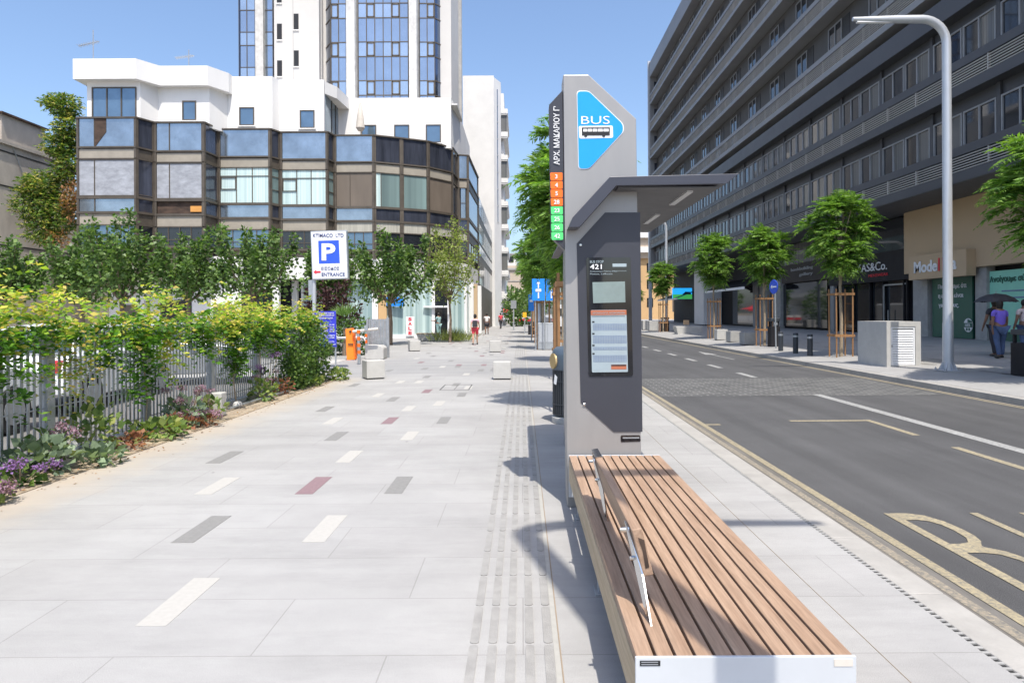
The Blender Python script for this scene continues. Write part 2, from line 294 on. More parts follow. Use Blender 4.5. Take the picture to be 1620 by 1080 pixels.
M = dict(
 paving=mat_paving('granite_paving', 0.37), paving_r=mat_paving('granite_paving_far', 0.36, 0.5, 1.0, False), asphalt=mat_asphalt(),
 lot=mat('car_park_asphalt', (0.16,0.155,0.15), 0.9, var=0.2, scale=1.2, bump=0.3),
 earth=mat('earth', (0.23,0.19,0.14), 0.95, var=0.3, scale=1), soil=mat('planting_soil', (0.34,0.275,0.20), 0.95, var=0.4, scale=6, bump=0.8, bscale=40),
 gutter=mat('sandy_gutter', (0.15,0.14,0.125), 0.9, var=0.3, scale=5, stretch=(1,0.3,1), bump=0.4), yellow=mat_paint('yellow_road_paint', (0.38,0.32,0.20), 0.48), yellow_old=mat_paint('worn_yellow_road_paint', (0.38,0.32,0.23), 0.52), white_line=mat_paint('white_road_paint', (0.42,0.42,0.41), 0.49),
 kerb=mat('kerb_stone', (0.36,0.345,0.32), 0.8, var=0.12, scale=3, bump=0.3, grime=0.3), tactile=mat('tactile_bar', (0.30,0.293,0.28), 0.8, var=0.15, scale=8, bump=0.4, bscale=150),
 drain=mat('drain_iron', (0.03,0.03,0.03), 0.7), accent_w=mat('pale_paver', (0.425,0.41,0.38), 0.7, var=0.06, scale=30), accent_g=mat('grey_paver', (0.225,0.22,0.21), 0.7, var=0.12, scale=30),
 accent_r=mat('red_paver', (0.235,0.155,0.165), 0.7, var=0.12, scale=30), joint=mat('joint_line', (0.28,0.22,0.16), 0.9),
 concrete=mat('cast_concrete', (0.47,0.46,0.435), 0.8, var=0.07, scale=5, bump=0.25, bscale=80, grime=0.18), concrete_g=mat('grey_concrete', (0.36,0.355,0.34), 0.8, var=0.12, scale=4, bump=0.3, grime=0.25),
 white=mat('white_render', (0.80,0.79,0.77), 0.75, var=0.03, scale=0.9, grime=0.12, stretch=(1,1,0.25)), offwhite=mat('offwhite_render', (0.74,0.73,0.71), 0.8, var=0.06, scale=0.5, grime=0.12),
 tower_w=mat('tower_wall', (0.58,0.56,0.53), 0.8, var=0.06, scale=0.3, grime=0.10), tower_s=mat_brick('tower_cladding', (0.66,0.65,0.63), (0.60,0.59,0.57), (0.42,0.41,0.39), 30, 1.17, 0.06),
 beige=mat('beige_render', (0.52,0.43,0.34), 0.85, var=0.1, scale=0.5, grime=0.15), ochre=mat('ochre_render', (0.55,0.36,0.18), 0.85, var=0.1, scale=0.4), old_con=mat('old_concrete', (0.52,0.47,0.41), 0.9, var=0.16, scale=0.6, bump=0.2, grime=0.45, stretch=(1,1,0.5)),
 bronze=mat('bronze_frame', (0.105,0.088,0.070), 0.5, 0.2, var=0.25, scale=1.5, grime=0.3), brown=mat('brown_panel', (0.155,0.125,0.098), 0.55, var=0.16, scale=1.2, stretch=(1,1,0.2)),
 taupe=mat('taupe_panel', (0.34,0.305,0.25), 0.6, var=0.12, scale=1.5, grime=0.25), taupe_l=mat('streaked_panel', (0.40,0.385,0.33), 0.6, var=0.2, scale=3, stretch=(3,3,0.15)),
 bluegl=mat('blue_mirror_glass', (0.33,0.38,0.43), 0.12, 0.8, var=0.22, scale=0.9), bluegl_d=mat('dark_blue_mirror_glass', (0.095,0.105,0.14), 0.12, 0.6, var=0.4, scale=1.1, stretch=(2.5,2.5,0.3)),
 towergl=mat('tower_mirror_glass', (0.36,0.43,0.52), 0.08, 0.85, var=0.12, scale=0.25), towergl_l=mat('pale_tower_glass', (0.48,0.55,0.62), 0.08, 0.85, var=0.1, scale=0.4),
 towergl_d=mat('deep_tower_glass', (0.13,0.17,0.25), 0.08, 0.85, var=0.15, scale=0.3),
 foil=mat('crinkled_foil', (0.34,0.355,0.39), 0.5, var=0.25, scale=2.0, bump=1.0, bscale=3.5, stretch=(1,1,2)), dark=mat('dark_interior', (0.015,0.015,0.017), 0.5), rust=mat('broken_wall', (0.065,0.040,0.028), 0.8, var=0.6, scale=2.0, stretch=(1,1,2.5)),
 orange_b=mat('orange_board', (0.60,0.28,0.07), 0.7), drape=mat_drape('aqua_blinds', (0.42,0.56,0.56), (0.62,0.76,0.74), 9), drape_g=mat_drape('shop_curtains', (0.22,0.32,0.33), (0.50,0.62,0.60), 3.2), drape_d=mat_drape('dim_curtains', (0.10,0.15,0.15), (0.20,0.29,0.28), 1.2),
 glass=mat('dark_window_glass', (0.018,0.021,0.026), 0.04, var=0.3, scale=0.4, spec=0.8), glass_b=mat('sky_window_glass', (0.16,0.24,0.32), 0.08, 0.6, var=0.15, scale=0.8),
 frame_w=mat('pale_window_frame', (0.28,0.285,0.295), 0.5), curtain=mat_drape('grey_curtains', (0.07,0.07,0.068), (0.17,0.17,0.16), 8),
 canopy=mat('canopy_metal', (0.052,0.055,0.072), 0.4, 0.1, var=0.04), grey_d=mat('dark_grey_cladding', (0.064,0.067,0.076), 0.45, 0.1, var=0.08, scale=0.4), grey_m=mat('mid_grey_cladding', (0.25,0.253,0.262), 0.5, var=0.10, scale=0.5, grime=0.25), grey_l=mat('light_grey_slat', (0.48,0.46,0.43), 0.5, var=0.08, scale=0.6),
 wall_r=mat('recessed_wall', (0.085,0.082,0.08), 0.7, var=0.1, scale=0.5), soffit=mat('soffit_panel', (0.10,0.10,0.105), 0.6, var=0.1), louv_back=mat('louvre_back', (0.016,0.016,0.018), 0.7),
 tan=mat('tan_cladding', (0.54,0.39,0.24), 0.75, var=0.05, scale=0.5), edging=mat('edging_stone', (0.38,0.37,0.34), 0.7, var=0.08, scale=20), black=mat('black_shopfront', (0.022,0.021,0.024), 0.6, var=0.2, spec=0.2), brownsign=mat('dark_brown_sign', (0.05,0.042,0.04), 0.6, spec=0.25),
 green_d=mat('dark_green_film', (0.03,0.12,0.085), 0.35, var=0.1), green_l=mat('light_green_film', (0.28,0.66,0.50), 0.4, var=0.05),
 sign_w=mat('sign_white', (0.80,0.80,0.80), 0.45, var=0.02), sign_blue=mat('sign_blue', (0.03,0.10,0.62), 0.4, var=0.04), price_blue=mat('price_board_blue', (0.035,0.045,0.50), 0.45, var=0.1, scale=4), sky_blue=mat('bus_sign_blue', (0.015,0.33,0.85), 0.3, var=0.02), traffic_blue=mat('traffic_blue', (0.02,0.25,0.85), 0.35, var=0.05),
 red=mat('sign_red', (0.68,0.03,0.05), 0.45, var=0.05), navy=mat('navy_lettering', (0.06,0.08,0.22), 0.5), ink=mat('black_ink', (0.012,0.012,0.014), 0.5), orange=mat('route_orange', (0.95,0.17,0.012), 0.4, var=0.03), green=mat('route_green', (0.10,0.72,0.20), 0.4, var=0.03),
 barrier=mat('barrier_orange', (0.92,0.24,0.02), 0.4, var=0.06), amber=mat('yellow_box', (0.90,0.45,0.02), 0.5),
 totem=mat('totem_grey_metal', (0.34,0.33,0.32), 0.42, 0.35, var=0.06, scale=2.5, stretch=(1,1,0.3), grime=0.10), totem_d=mat('totem_charcoal', (0.048,0.050,0.062), 0.42, 0.1, var=0.06, scale=2), screen_b=mat('black_display_glass', (0.008,0.008,0.010), 0.04, var=0.1, spec=0.7, coat=0.6),
 lcd=mat('grey_lcd', (0.22,0.28,0.27), 0.25, var=0.15, scale=4, coat=0.8), poster=mat('timetable_paper', (0.33,0.40,0.43), 0.5, var=0.06, scale=8, coat=0.9), tableink=mat('timetable_ink', (0.16,0.21,0.36), 0.5), terracotta=mat('poster_orange', (0.42,0.13,0.06), 0.5, coat=0.6),
 panel=mat('pale_metal_panel', (0.62,0.64,0.66), 0.4, 0.25, var=0.04, scale=3), steel=mat('stainless_steel', (0.62,0.62,0.62), 0.14, 1.0, var=0.05), galv=mat('galvanised_steel', (0.42,0.44,0.46), 0.42, 0.6, var=0.16, scale=7), lamp=mat('lamp_silver_paint', (0.52,0.54,0.57), 0.35, 0.35, var=0.05, scale=2),
 bench=mat_wood('bench_wood', (0.26,0.165,0.11), (0.42,0.295,0.21)), bench_side=mat_wood('bench_side_wood', (0.40,0.30,0.19), (0.53,0.42,0.29)), stake=mat_wood('stake_wood', (0.27,0.15,0.07), (0.42,0.25,0.12), 'z'),
 bark=mat('bark', (0.20,0.15,0.11), 0.9, var=0.3, scale=9, bump=1, bscale=25, stretch=(3,3,1)), bark_l=mat('pale_bark', (0.33,0.26,0.18), 0.9, var=0.25, scale=9, bump=0.8, bscale=25, stretch=(3,3,1)),
 bin=mat('bin_charcoal', (0.045,0.052,0.062), 0.45, 0.2, var=0.1), bin_hood=mat('bin_hood_blue_grey', (0.085,0.115,0.15), 0.4, 0.2), brass=mat('brass_ring', (0.62,0.45,0.22), 0.35, 0.6),
 led=mat('soffit_lamp', (0.55,0.55,0.55), 0.4), screen=mat('lit_screen_blue', (0.02,0.35,0.85), 0.4, emit=0.7), screen_g=mat('lit_screen_green', (0.06,0.42,0.10), 0.4, emit=0.5),
 car_w=mat('white_car_paint', (0.78,0.79,0.80), 0.25, var=0.01, coat=0.6), car_s=mat('silver_car_paint', (0.45,0.47,0.50), 0.3, 0.5, var=0.02, coat=0.6), car_glass=mat('car_glass', (0.03,0.05,0.06), 0.05, spec=0.8), tyre=mat('tyre_rubber', (0.02,0.02,0.02), 0.8), tent=mat('red_tent', (0.75,0.05,0.07), 0.7),
 skin=mat('skin', (0.50,0.30,0.21), 0.55), skin_d=mat('tanned_skin', (0.22,0.12,0.08), 0.55), hair=mat('dark_hair', (0.015,0.012,0.010), 0.6), pink=mat('pink_cloth', (0.75,0.45,0.52), 0.85), redcloth=mat('red_cloth', (0.75,0.07,0.10), 0.85), whitecloth=mat('white_cloth', (0.72,0.70,0.70), 0.85), darkcloth=mat('dark_cloth', (0.04,0.04,0.05), 0.85),
 purple=mat('purple_cloth', (0.19,0.13,0.62), 0.85), denim=mat('blue_denim', (0.07,0.11,0.22), 0.85, var=0.2, scale=8), palecloth=mat('pinkish_white_cloth', (0.62,0.52,0.52), 0.85), shoe=mat('dark_shoe', (0.03,0.03,0.03), 0.6), umb=mat('black_umbrella_cloth', (0.035,0.035,0.04), 0.6), teal=mat('pale_teal_cloth', (0.25,0.40,0.40), 0.85),
 cobble=mat_brick('cobble_band', (0.062,0.062,0.062), (0.105,0.104,0.10), (0.25,0.25,0.24), 0.34, 0.17, 0.010),
 parasol=mat('cream_parasol', (0.62,0.57,0.50), 0.85),
)
L = dict(
 jac=leafmat('jacaranda_leaf', [(0.08,0.17,0.035), (0.17,0.30,0.06), (0.32,0.47,0.12)], 0.42),
 mul=leafmat('broad_leaf', [(0.055,0.11,0.03), (0.11,0.19,0.055), (0.22,0.31,0.11)], 0.32, 0.38),
 ail=leafmat('seeding_tree_leaf', [(0.05,0.11,0.025), (0.10,0.19,0.04), (0.22,0.30,0.07), (0.58,0.48,0.16)], 0.3),
 rustl=leafmat('rusty_leaf', [(0.32,0.20,0.09), (0.42,0.22,0.10), (0.20,0.10,0.05)], 0.25),
 airy=leafmat('light_tree_leaf', [(0.15,0.20,0.055), (0.26,0.32,0.09), (0.38,0.40,0.15)], 0.4),
 vine_y=leafmat('yellow_vine_leaf', [(0.16,0.30,0.04), (0.32,0.46,0.06), (0.55,0.52,0.10), (0.66,0.46,0.16)], 0.4),
 vine_g=leafmat('green_vine_leaf', [(0.04,0.11,0.02), (0.10,0.24,0.03), (0.22,0.38,0.05)], 0.4),
 ivy=leafmat('ivy_leaf', [(0.035,0.08,0.02), (0.09,0.17,0.04), (0.18,0.26,0.07)], 0.3, 0.4),
 bed=leafmat('bed_leaf', [(0.09,0.16,0.05), (0.20,0.28,0.09), (0.38,0.40,0.14)], 0.35), redl=leafmat('red_bed_leaf', [(0.20,0.07,0.05), (0.32,0.15,0.08)], 0.3), sage=leafmat('sage_leaf', [(0.16,0.22,0.15), (0.24,0.31,0.20)], 0.25),
 mauve=leafmat('mauve_flower', [(0.19,0.10,0.15), (0.33,0.19,0.28), (0.42,0.28,0.34)], 0.3), purplef=leafmat('purple_flower', [(0.22,0.11,0.35), (0.36,0.20,0.48)], 0.3),
 plum=leafmat('plum_leaf', [(0.045,0.02,0.025), (0.09,0.04,0.045)], 0.2), palm=leafmat('palm_leaf', [(0.10,0.20,0.05), (0.22,0.34,0.10)], 0.3), grass=leafmat('grass_blade', [(0.16,0.20,0.06), (0.30,0.33,0.12)], 0.3), cyp=leafmat('cypress_leaf', [(0.03,0.07,0.03), (0.06,0.11,0.05)], 0.2),
)
# ---------------------------------------------------------------- foliage
def leaves(C, size, D=None, aspect=0.5, jit=0.6, droop=0.0, fold=0.25):
    """folded leaf faces at points C (n,3) pointing along D; returns verts, faces"""
    C = np.asarray(C, float); n = len(C)
    if D is None: D = RNG.normal(size=(n,3))
    D = np.asarray(D, float) + RNG.normal(size=(n,3))*jit; D[:,2] -= droop
    D /= np.linalg.norm(D, axis=1)[:,None] + 1e-9
    U = np.cross(D, RNG.normal(size=(n,3))*0.6 + [0,0,1.0]); U /= np.linalg.norm(U, axis=1)[:,None] + 1e-9
    Nn = np.cross(U, D)
    s = (np.asarray(size)*RNG.uniform(0.65, 1.3, n))[:,None]
    a = C; tip = C + D*s; l = C + D*s*0.45 + U*s*aspect*0.5 + Nn*s*fold*0.3; r = C + D*s*0.45 - U*s*aspect*0.5 + Nn*s*fold*0.3
    V = np.stack([a, r, tip, l], 1).reshape(-1,3)
    F = np.arange(4*n).reshape(-1,4)
    return V, F
def npmesh(name, parts, mats, parent=None, wsub=None):
    Vs = []; Fs = []; Mi = []; k = 0
    for (V, F, mi) in parts:
        Vs.append(V); Fs.append(F + k); Mi.append(np.full(len(F), mi)); k += len(V)
    V = np.concatenate(Vs); F = np.concatenate(Fs); Mi = np.concatenate(Mi)
    if wsub is not None: V = V - np.array(wsub)
    me = bpy.data.meshes.new(name); me.vertices.add(len(V)); me.vertices.foreach_set('co', V.astype(np.float32).ravel())
    me.loops.add(F.size); me.loops.foreach_set('vertex_index', F.astype(np.int32).ravel())
    me.polygons.add(len(F)); me.polygons.foreach_set('loop_start', (np.arange(len(F))*F.shape[1]).astype(np.int32))
    for m in mats: me.materials.append(m)
    me.polygons.foreach_set('material_index', Mi.astype(np.int32)); me.update(calc_edges=True)
    o = bpy.data.objects.new(name, me); COL.objects.link(o); o.parent = parent
    return o
def blob(c, r, n, shell=0.45):
    D = RNG.normal(size=(n,3)); D /= np.linalg.norm(D, axis=1)[:,None]
    rad = RNG.uniform(0,1,n)**shell
    return np.array(c) + D*rad[:,None]*np.array(r), D
def shoots(base, tops, per, spread, size):
    P = []; D = []
    for t in tops:
        t = np.array(t); b = np.array(base); k = RNG.uniform(0.22, 1.0, per)**0.75
        mid = (b + t)/2 + np.array([*((t-b)[:2]*0.35), -0.1*abs(t[2]-b[2])])
        p = ((1-k)**2)[:,None]*b + (2*k*(1-k))[:,None]*mid + (k**2)[:,None]*t
        w_ = spread*(1.15 - 0.75*k)[:,None]
        off = RNG.normal(size=(per,3))*w_*0.55
        P.append(p + off); D.append(off/(np.linalg.norm(off,axis=1)[:,None]+1e-6) + (t-b)/np.linalg.norm(t-b)*0.3)
    return np.concatenate(P), np.concatenate(D)

def jacaranda_crown(seed, R0=1.3, zc=3.9, H=1.55, tips=34, fr=11, zt=2.3, fs=0.8):
    """feathery fronds radiating from the branch ends; local z measured from the ground"""
    rs = np.random.default_rng(seed); fronds = []; limbs = MB()
    for i in range(tips):
        t = 2*math.pi*(i*0.618 + rs.uniform(-.09,.09)); h = rs.uniform(-1.0, 1); rad = math.sqrt(max(0.08, 1-h*h*0.9))*rs.uniform(0.35, 1.12)*(1.0 if h > -0.1 else 1+0.5*h)
        tip = np.array([R0*0.72*rad*math.cos(t), R0*0.72*rad*math.sin(t), zc + H*0.80*h])
        s0 = np.array([0,0, zt + rs.uniform(0.0, max(0.1, (tip[2]-zt)*0.6))])
        mid = (s0+tip)/2 + np.array([0,0,0.12])
        if i % 2 == 0: limbs.tube([s0, mid, tip], [0.035, 0.022, 0.008], 6)
        for k in range(fr):
            a = 2*math.pi*k/fr + rs.uniform(-.3,.3); e = rs.uniform(-0.45, 0.85)
            d = np.array([math.cos(a)*math.cos(e), math.sin(a)*math.cos(e), math.sin(e)]) + 0.55*(tip-[0,0,zc])/R0
            fronds.append((tip, d/np.linalg.norm(d), fs*rs.uniform(0.50, 1.0)))
        fronds.append((tip, np.array([0,0,1.0]), 0.4))
    C = []; D = []; S = []
    for (p, d, Ln) in fronds:
        side = np.cross(d, [0,0,1.0]); side /= np.linalg.norm(side)+1e-6
        m = 18
        for j in range(m):
            k = (j+1)/m; q = p + d*Ln*k + np.array([0,0,-0.34*Ln*k*k])
            dd = d + np.array([0,0,-0.68*k]); dd /= np.linalg.norm(dd)
            for sgn in (-1, 1):
                C.append(q); D.append(dd*0.55 + side*sgn*0.9 + np.array([0,0,-0.12])); S.append(0.22*fs/0.8*math.sin(math.pi*(0.18+0.76*k)))
    V, F = leaves(np.array(C), np.array(S), np.array(D), aspect=0.20, jit=0.12, fold=0.1)
    return V, F, limbs
JAC = []
def make_jacaranda(name, label, loc, seed, zt, tips=34, R0=1.3, H=1.55, zc=3.9, group=None, fs=0.8):
    t = thing(name, label, 'tree', loc, group)
    V, F, limbs = jacaranda_crown(seed, R0, zc, H, tips, 11, zt, fs)
    tr = MB(); tr.tube([(0,0,-0.1),(0.02,0.0,1.2),(-0.01,0.02,zt),(0.02,0,zt+0.9)], [0.065,0.055,0.045,0.02], 10); tr.build('trunk', M['bark_l'], t, w=False, smooth=True)
    limbs.build('branches', M['bark_l'], t, w=False, smooth=True)
    npmesh('crown', [(V, F, 0)], [L['jac']], t)
    return t
def broad_tree(label, loc, seed, R0, z0, z1, nsh=15, per=300, size=0.17, cat='tree', name='broadleaf_tree', group=None, leaf='mul', skirt=1500, tr=0.11):
    global RNG
    keep = RNG; RNG = np.random.default_rng(seed)
    t = thing(name, label, cat, loc, group); tops = []
    for i in range(nsh):
        a = i*2.399; q = math.sqrt((i+0.5)/nsh); q2 = q*R0
        tops.append((q2*math.cos(a), q2*math.sin(a), z1 + 0.25 - (z1-z0)*0.40*q*q - RNG.uniform(0, 0.34)*(z1-z0)))
    P, D = shoots((0,0,z0-0.15), tops, per, 0.36, size)
    parts = [(*leaves(P, size, D, aspect=0.75, jit=0.5, droop=0.25), 0)]
    P2, D2 = blob((0,0,z0+(z1-z0)*0.22), (R0*1.0, R0*1.0, (z1-z0)*0.30), skirt, 0.5); parts.append((*leaves(P2, size, D2, aspect=0.75, droop=0.4), 0))
    tk = MB(); tk.tube([(0,0,-0.1),(0.05,0,z0*0.5),(-0.03,0.03,z0),(0,0,z0+0.5)], [tr*1.1,tr*0.85,tr*0.75,tr*0.5], 10)
    tk.build('trunk', M['bark'], t, w=False, smooth=True)
    lb = MB()
    for q in tops: lb.tube([(0,0,z0-0.2), (q[0]*0.6,q[1]*0.6,z0+(q[2]-z0)*0.3), q], [tr*0.4, tr*0.22, 0.008], 6)
    lb.build('branches', M['bark'], t, w=False, smooth=True)
    npmesh('crown', parts, [L[leaf]], t); RNG = keep
    return t

# ---------------------------------------------------------------- lettering
def lettering(s, parent, mat_, origin, size=0.1, axes='front', width=None, height=None, align='LEFT', name='lettering', bold=0.0, ext=0.002, flip=None):
    """flat raised letters; origin = baseline point (world). width/height fit the string"""
    cu = bpy.data.curves.new('t', 'FONT'); cu.body = s; cu.size = 1; cu.extrude = 0; cu.offset = bold; cu.align_x = 'LEFT'; cu.resolution_u = 3
    ob = bpy.data.objects.new('t', cu); COL.objects.link(ob)
    dg = bpy.context.evaluated_depsgraph_get(); me = bpy.data.meshes.new_from_object(ob.evaluated_get(dg))
    bpy.data.objects.remove(ob); bpy.data.curves.remove(cu); me.name = name
    co = np.empty(len(me.vertices)*3); me.vertices.foreach_get('co', co); co = co.reshape(-1,3)
    if len(co) == 0: return None
    x0, x1 = co[:,0].min(), co[:,0].max(); y0, y1 = co[:,1].min(), co[:,1].max()
    sx = (width/(x1-x0)) if width else size; sy = (height/(y1-y0)) if height else (sx if not width or height else sx)
    if height and not width: sx = sy
    x = (co[:,0]-x0)*sx; y = (co[:,1]-(y0 if height else 0))*sy
    if align == 'CENTER': x -= (x1-x0)*sx/2
    A = {'front': ((1,0,0),(0,0,1)), 'left': ((0,-1,0),(0,0,1)), 'up': ((0,0,1),(-1,0,0)), 'ground': ((1,0,0),(0,1,0))}[axes]
    a, b = np.array(A[0], float), np.array(A[1], float)
    P = np.array(origin) + x[:,None]*a + y[:,None]*b
    if parent is not None: P = P - np.array(wloc(parent))
    me.vertices.foreach_set('co', P.ravel()); me.materials.clear(); me.materials.append(mat_); me.polygons.foreach_set('use_smooth', [False]*len(me.polygons)); me.update()
    o = bpy.data.objects.new(name, me); COL.objects.link(o); o.parent = parent
    if ext:
        sm = o.modifiers.new('Solidify', 'SOLIDIFY'); sm.thickness = ext; sm.offset = 0
    return o
def fpoly(pts, Y, Y2, name, m, parent, bevel=0):
    """a plate whose outline is measured in front view at depth Y, given real thickness Y..Y2"""
    mb = MB(); mb.prism([(p[0], p[2]) for p in (at(x, y, Y) for x, y in pts)], Y, Y2, 'y')
    return mb.build(name, m, parent, bevel=bevel)
def roundpoly(pts, r, n=4):
    out = []; N = len(pts)
    for i in range(N):
        p = Vector(pts[i]); a = Vector(pts[i-1]); b = Vector(pts[(i+1)%N])
        da = (a-p).normalized(); db = (b-p).normalized()
        ra = min(r, (a-p).length*0.45, (b-p).length*0.45)
        for k in range(n+1):
            t = k/n; q = (p+da*ra)*(1-t)**2 + p*2*t*(1-t) + (p+db*ra)*t**2
            out.append((q.x, q.y))
    return out

# ---------------------------------------------------------------- ground, road, pavements
RZ = -0.10
g = MB().box(-600,-600,-1.0,600,900,-0.2).build('ground', M['earth']); struct(g)
rd = MB().quad((2.46,-20,RZ),(9.15,-20,RZ),(9.15,400,RZ),(2.46,400,RZ)); struct(rd.build('road', M['asphalt']))
pv = MB().box(-60,-20,-0.19,2.22,400,0); struct(pv.build('pavement', M['paving']))
kb = MB()
for k in range(130):
    y = -6 + k*1.0; kb.box(2.26, y+0.002, -0.19, 2.47, y+0.998, -0.004)
kb.box(2.26,124,-0.19,2.47,400,-0.004)
struct(kb.build('kerb', M['kerb'], bevel=0.008))
struct(MB().box(2.22,-20,-0.19,2.26,400,-0.012).build('drain_channel', M['drain']))
dr = MB()
for k in range(760): y = -1 + k*0.05; dr.box(2.222, y, -0.010, 2.258, y+0.017, -0.003)
struct(dr.build('drain_grate', M['concrete_g']))
# far side: kerb, then a walk that climbs gently to the shops
def zr(X): return 0.03 + (min(X, 18)-9.36)*0.055 if X > 9.36 else 0.03
sw = MB().prism([(9.36,-0.19),(9.36,0.03),(18,zr(18)),(60,zr(18)),(60,-0.19)], -20, 400, 'y'); struct(sw.build('far_pavement', M['paving_r']))
kr = MB()
for k in range(120):
    y = -6 + k*1.0; kr.box(9.15, y+0.003, -0.19, 9.36, y+0.997, 0.028)
kr.box(9.15,114,-0.19,9.36,400,0.028); struct(kr.build('far_kerb', M['kerb'], bevel=0.01))
# painted markings, each 4 mm above the asphalt
def strip(mb, x0, y0, x1, y1, z=RZ+0.004): mb.quad((x0,y0,z),(x1,y0,z),(x1,y1,z),(x0,y1,z))
mk = MB()
strip(mk, 2.77,-6,2.855,120); strip(mk, 8.92,-6,9.0,120)
strip(mk, 5.49,9.6,5.60,11.0); strip(mk, 5.49,7.25,5.60,8.75); strip(mk, 5.49,4.9,5.60,6.4); strip(mk, 5.49,2.5,5.60,4.0)
strip(mk, 4.28,10.86,5.49,10.98); strip(mk, 2.86,10.55,3.08,10.65)
struct(mk.build('yellow_lines', M['yellow']))
mk = MB(); strip(mk, 2.625,-6,2.70,120, RZ+0.0045); strip(mk, 9.05,-6,9.13,120); struct(mk.build('worn_yellow_lines', M['yellow_old']))
mk = MB(); strip(mk, 2.47,-6,2.765,120, RZ+0.002); struct(mk.build('gutter', M['gutter']))
mk = MB(); strip(mk, 6.12,-6,6.31,14.4)
for k in range(9): strip(mk, 6.12, 18.2+k*3.1, 6.30, 19.6+k*3.1)
strip(mk, 3.4, 22.5, 3.5, 25.2); strip(mk, 7.75, 25.0, 7.83, 28.0)
mk.add([(7.55,28.0,RZ+0.004),(8.03,28.0,RZ+0.004),(7.79,30.2,RZ+0.004)], [(0,1,2)])
struct(mk.build('white_lines', M['white_line']))
mk = MB(); strip(mk, 2.9, 14.2, 8.8, 18.0, RZ+0.003); struct(mk.build('cobbled_crossing', M['cobble']))
for ch, x0, wd in (('B', 3.12, 0.46), ('U', 3.86, 0.50), ('S', 4.62, 0.48)):
    o = lettering(ch, None, M['yellow'], (x0, 4.12, RZ+0.005), axes='ground', width=wd, height=1.78, name='road_letter', bold=-0.008, ext=0)
    o['kind'] = 'structure'; o.name = 'painted_road_letter'
# tactile strip
tb = MB(); ty = 1.2; tw = MB()
rows = 0
while ty < 62:
    for i in range(5):
        xc = -0.245 + i*0.0925
        tb.prism(roundpoly([(xc-0.022,ty+0.010),(xc+0.022,ty+0.010),(xc+0.022,ty+0.430),(xc-0.022,ty+0.430)], 0.018, 2), 0.0005, 0.005, 'z')
    ty += 0.44; rows += 1
struct(tb.build('tactile_bars', M['tactile']))
tw.box(0.178,-6,0.0005,0.184,70,0.0025); tw.box(1.19,-6,0.0005,1.194,70,0.0022); tw.box(1.72,-6,0.0005,1.723,70,0.0022); struct(tw.build('paving_joints', M['joint']))
tw = MB().box(0.150,-6,0.0005,0.176,70,0.003); struct(tw.build('tactile_edging', M['edging']))
# coloured accent pavers, laid in rows 0.66 m deep
acc = {'w': MB(), 'g': MB(), 'r': MB()}
def accent(c, x, row, wd=0.165): acc[c].box(x, 3.67+0.66*row-0.05+0.003, 0.0004, x+wd, 3.67+0.66*(row+1)-0.05-0.003, 0.0024)
for c, x, r_ in (('w',-2.06,0),('g',-2.55,2),('w',-1.60,2),('r',-2.09,4),('g',-1.27,4),('w',-3.02,4),('g',-3.52,6),('w',-2.08,6),('g',-2.59,8),('w',-1.60,8),
                 ('r',-2.12,10),('g',-1.29,10),('w',-3.0,10),('g',-3.5,12),('w',-2.05,12),('g',-2.57,14),('w',-1.6,13),('r',-2.1,16),('g',-1.3,15),('w',-3.0,15)):
    accent(c, x, r_)
rr = random.Random(5)
for row in range(17, 78):
    for x in (-3.95,-3.5,-3.0,-2.55,-2.07,-1.6,-1.28,-0.9):
        if rr.random() < 0.15: accent(rr.choice('wgggggrww'), x+rr.uniform(-.02,.02), row)
for row in range(-6, 0):
    for x in (-4.4,-3.5,-2.55,-1.3):
        if rr.random() < 0.0: accent(rr.choice('wg'), x, row)
for k, nm in (('w','pale_pavers'),('g','grey_pavers'),('r','red_pavers')): struct(acc[k].build(nm, M['accent_'+k]))
# same accents on the far pavement
fa = MB()
for k in range(60):
    x = rr.choice((11.4,12.3,13.2,14.1,15.0)); y = 8+rr.random()*40; fa.add([(x,y,zr(x)+.004),(x+.16,y,zr(x+.16)+.004),(x+.16,y+.6,zr(x+.16)+.004),(x,y+.6,zr(x)+.004)], [(0,1,2,3)])
struct(fa.build('far_pavers', M['accent_g']))
mh = MB()
for a in ((-1.78,14.72,-1.14,14.74),(-1.78,15.76,-1.14,15.78),(-1.78,14.74,-1.76,15.76),(-1.16,14.74,-1.14,15.76),(-1.47,14.74,-1.462,15.76)): mh.box(a[0],a[1],0.0005,a[2],a[3],0.003)
m_ = mh.build('manhole_cover', M['drain']); tag(m_, 'thin steel outline of a square access cover set flush in the pavement', 'manhole cover')
# car park behind the fence, planting strip and the drive
struct(MB().box(-60,-20,0.001,-5.25,17.9,0.006).build('car_park', M['lot']))
struct(MB().prism([(-5.25,-6),(-4.72,-6),(-4.66,5),(-4.58,11),(-4.62,17.4),(-5.25,17.6)], 0.001, 0.010, 'z').build('planting_bed', M['soil']))
struct(MB().box(-60,17.92,0.001,-6.3,24.5,0.005).build('drive', M['concrete']))
struct(MB().box(-5.32,-6,0.001,-5.20,17.7,0.09).build('fence_footing', M['concrete_g']))
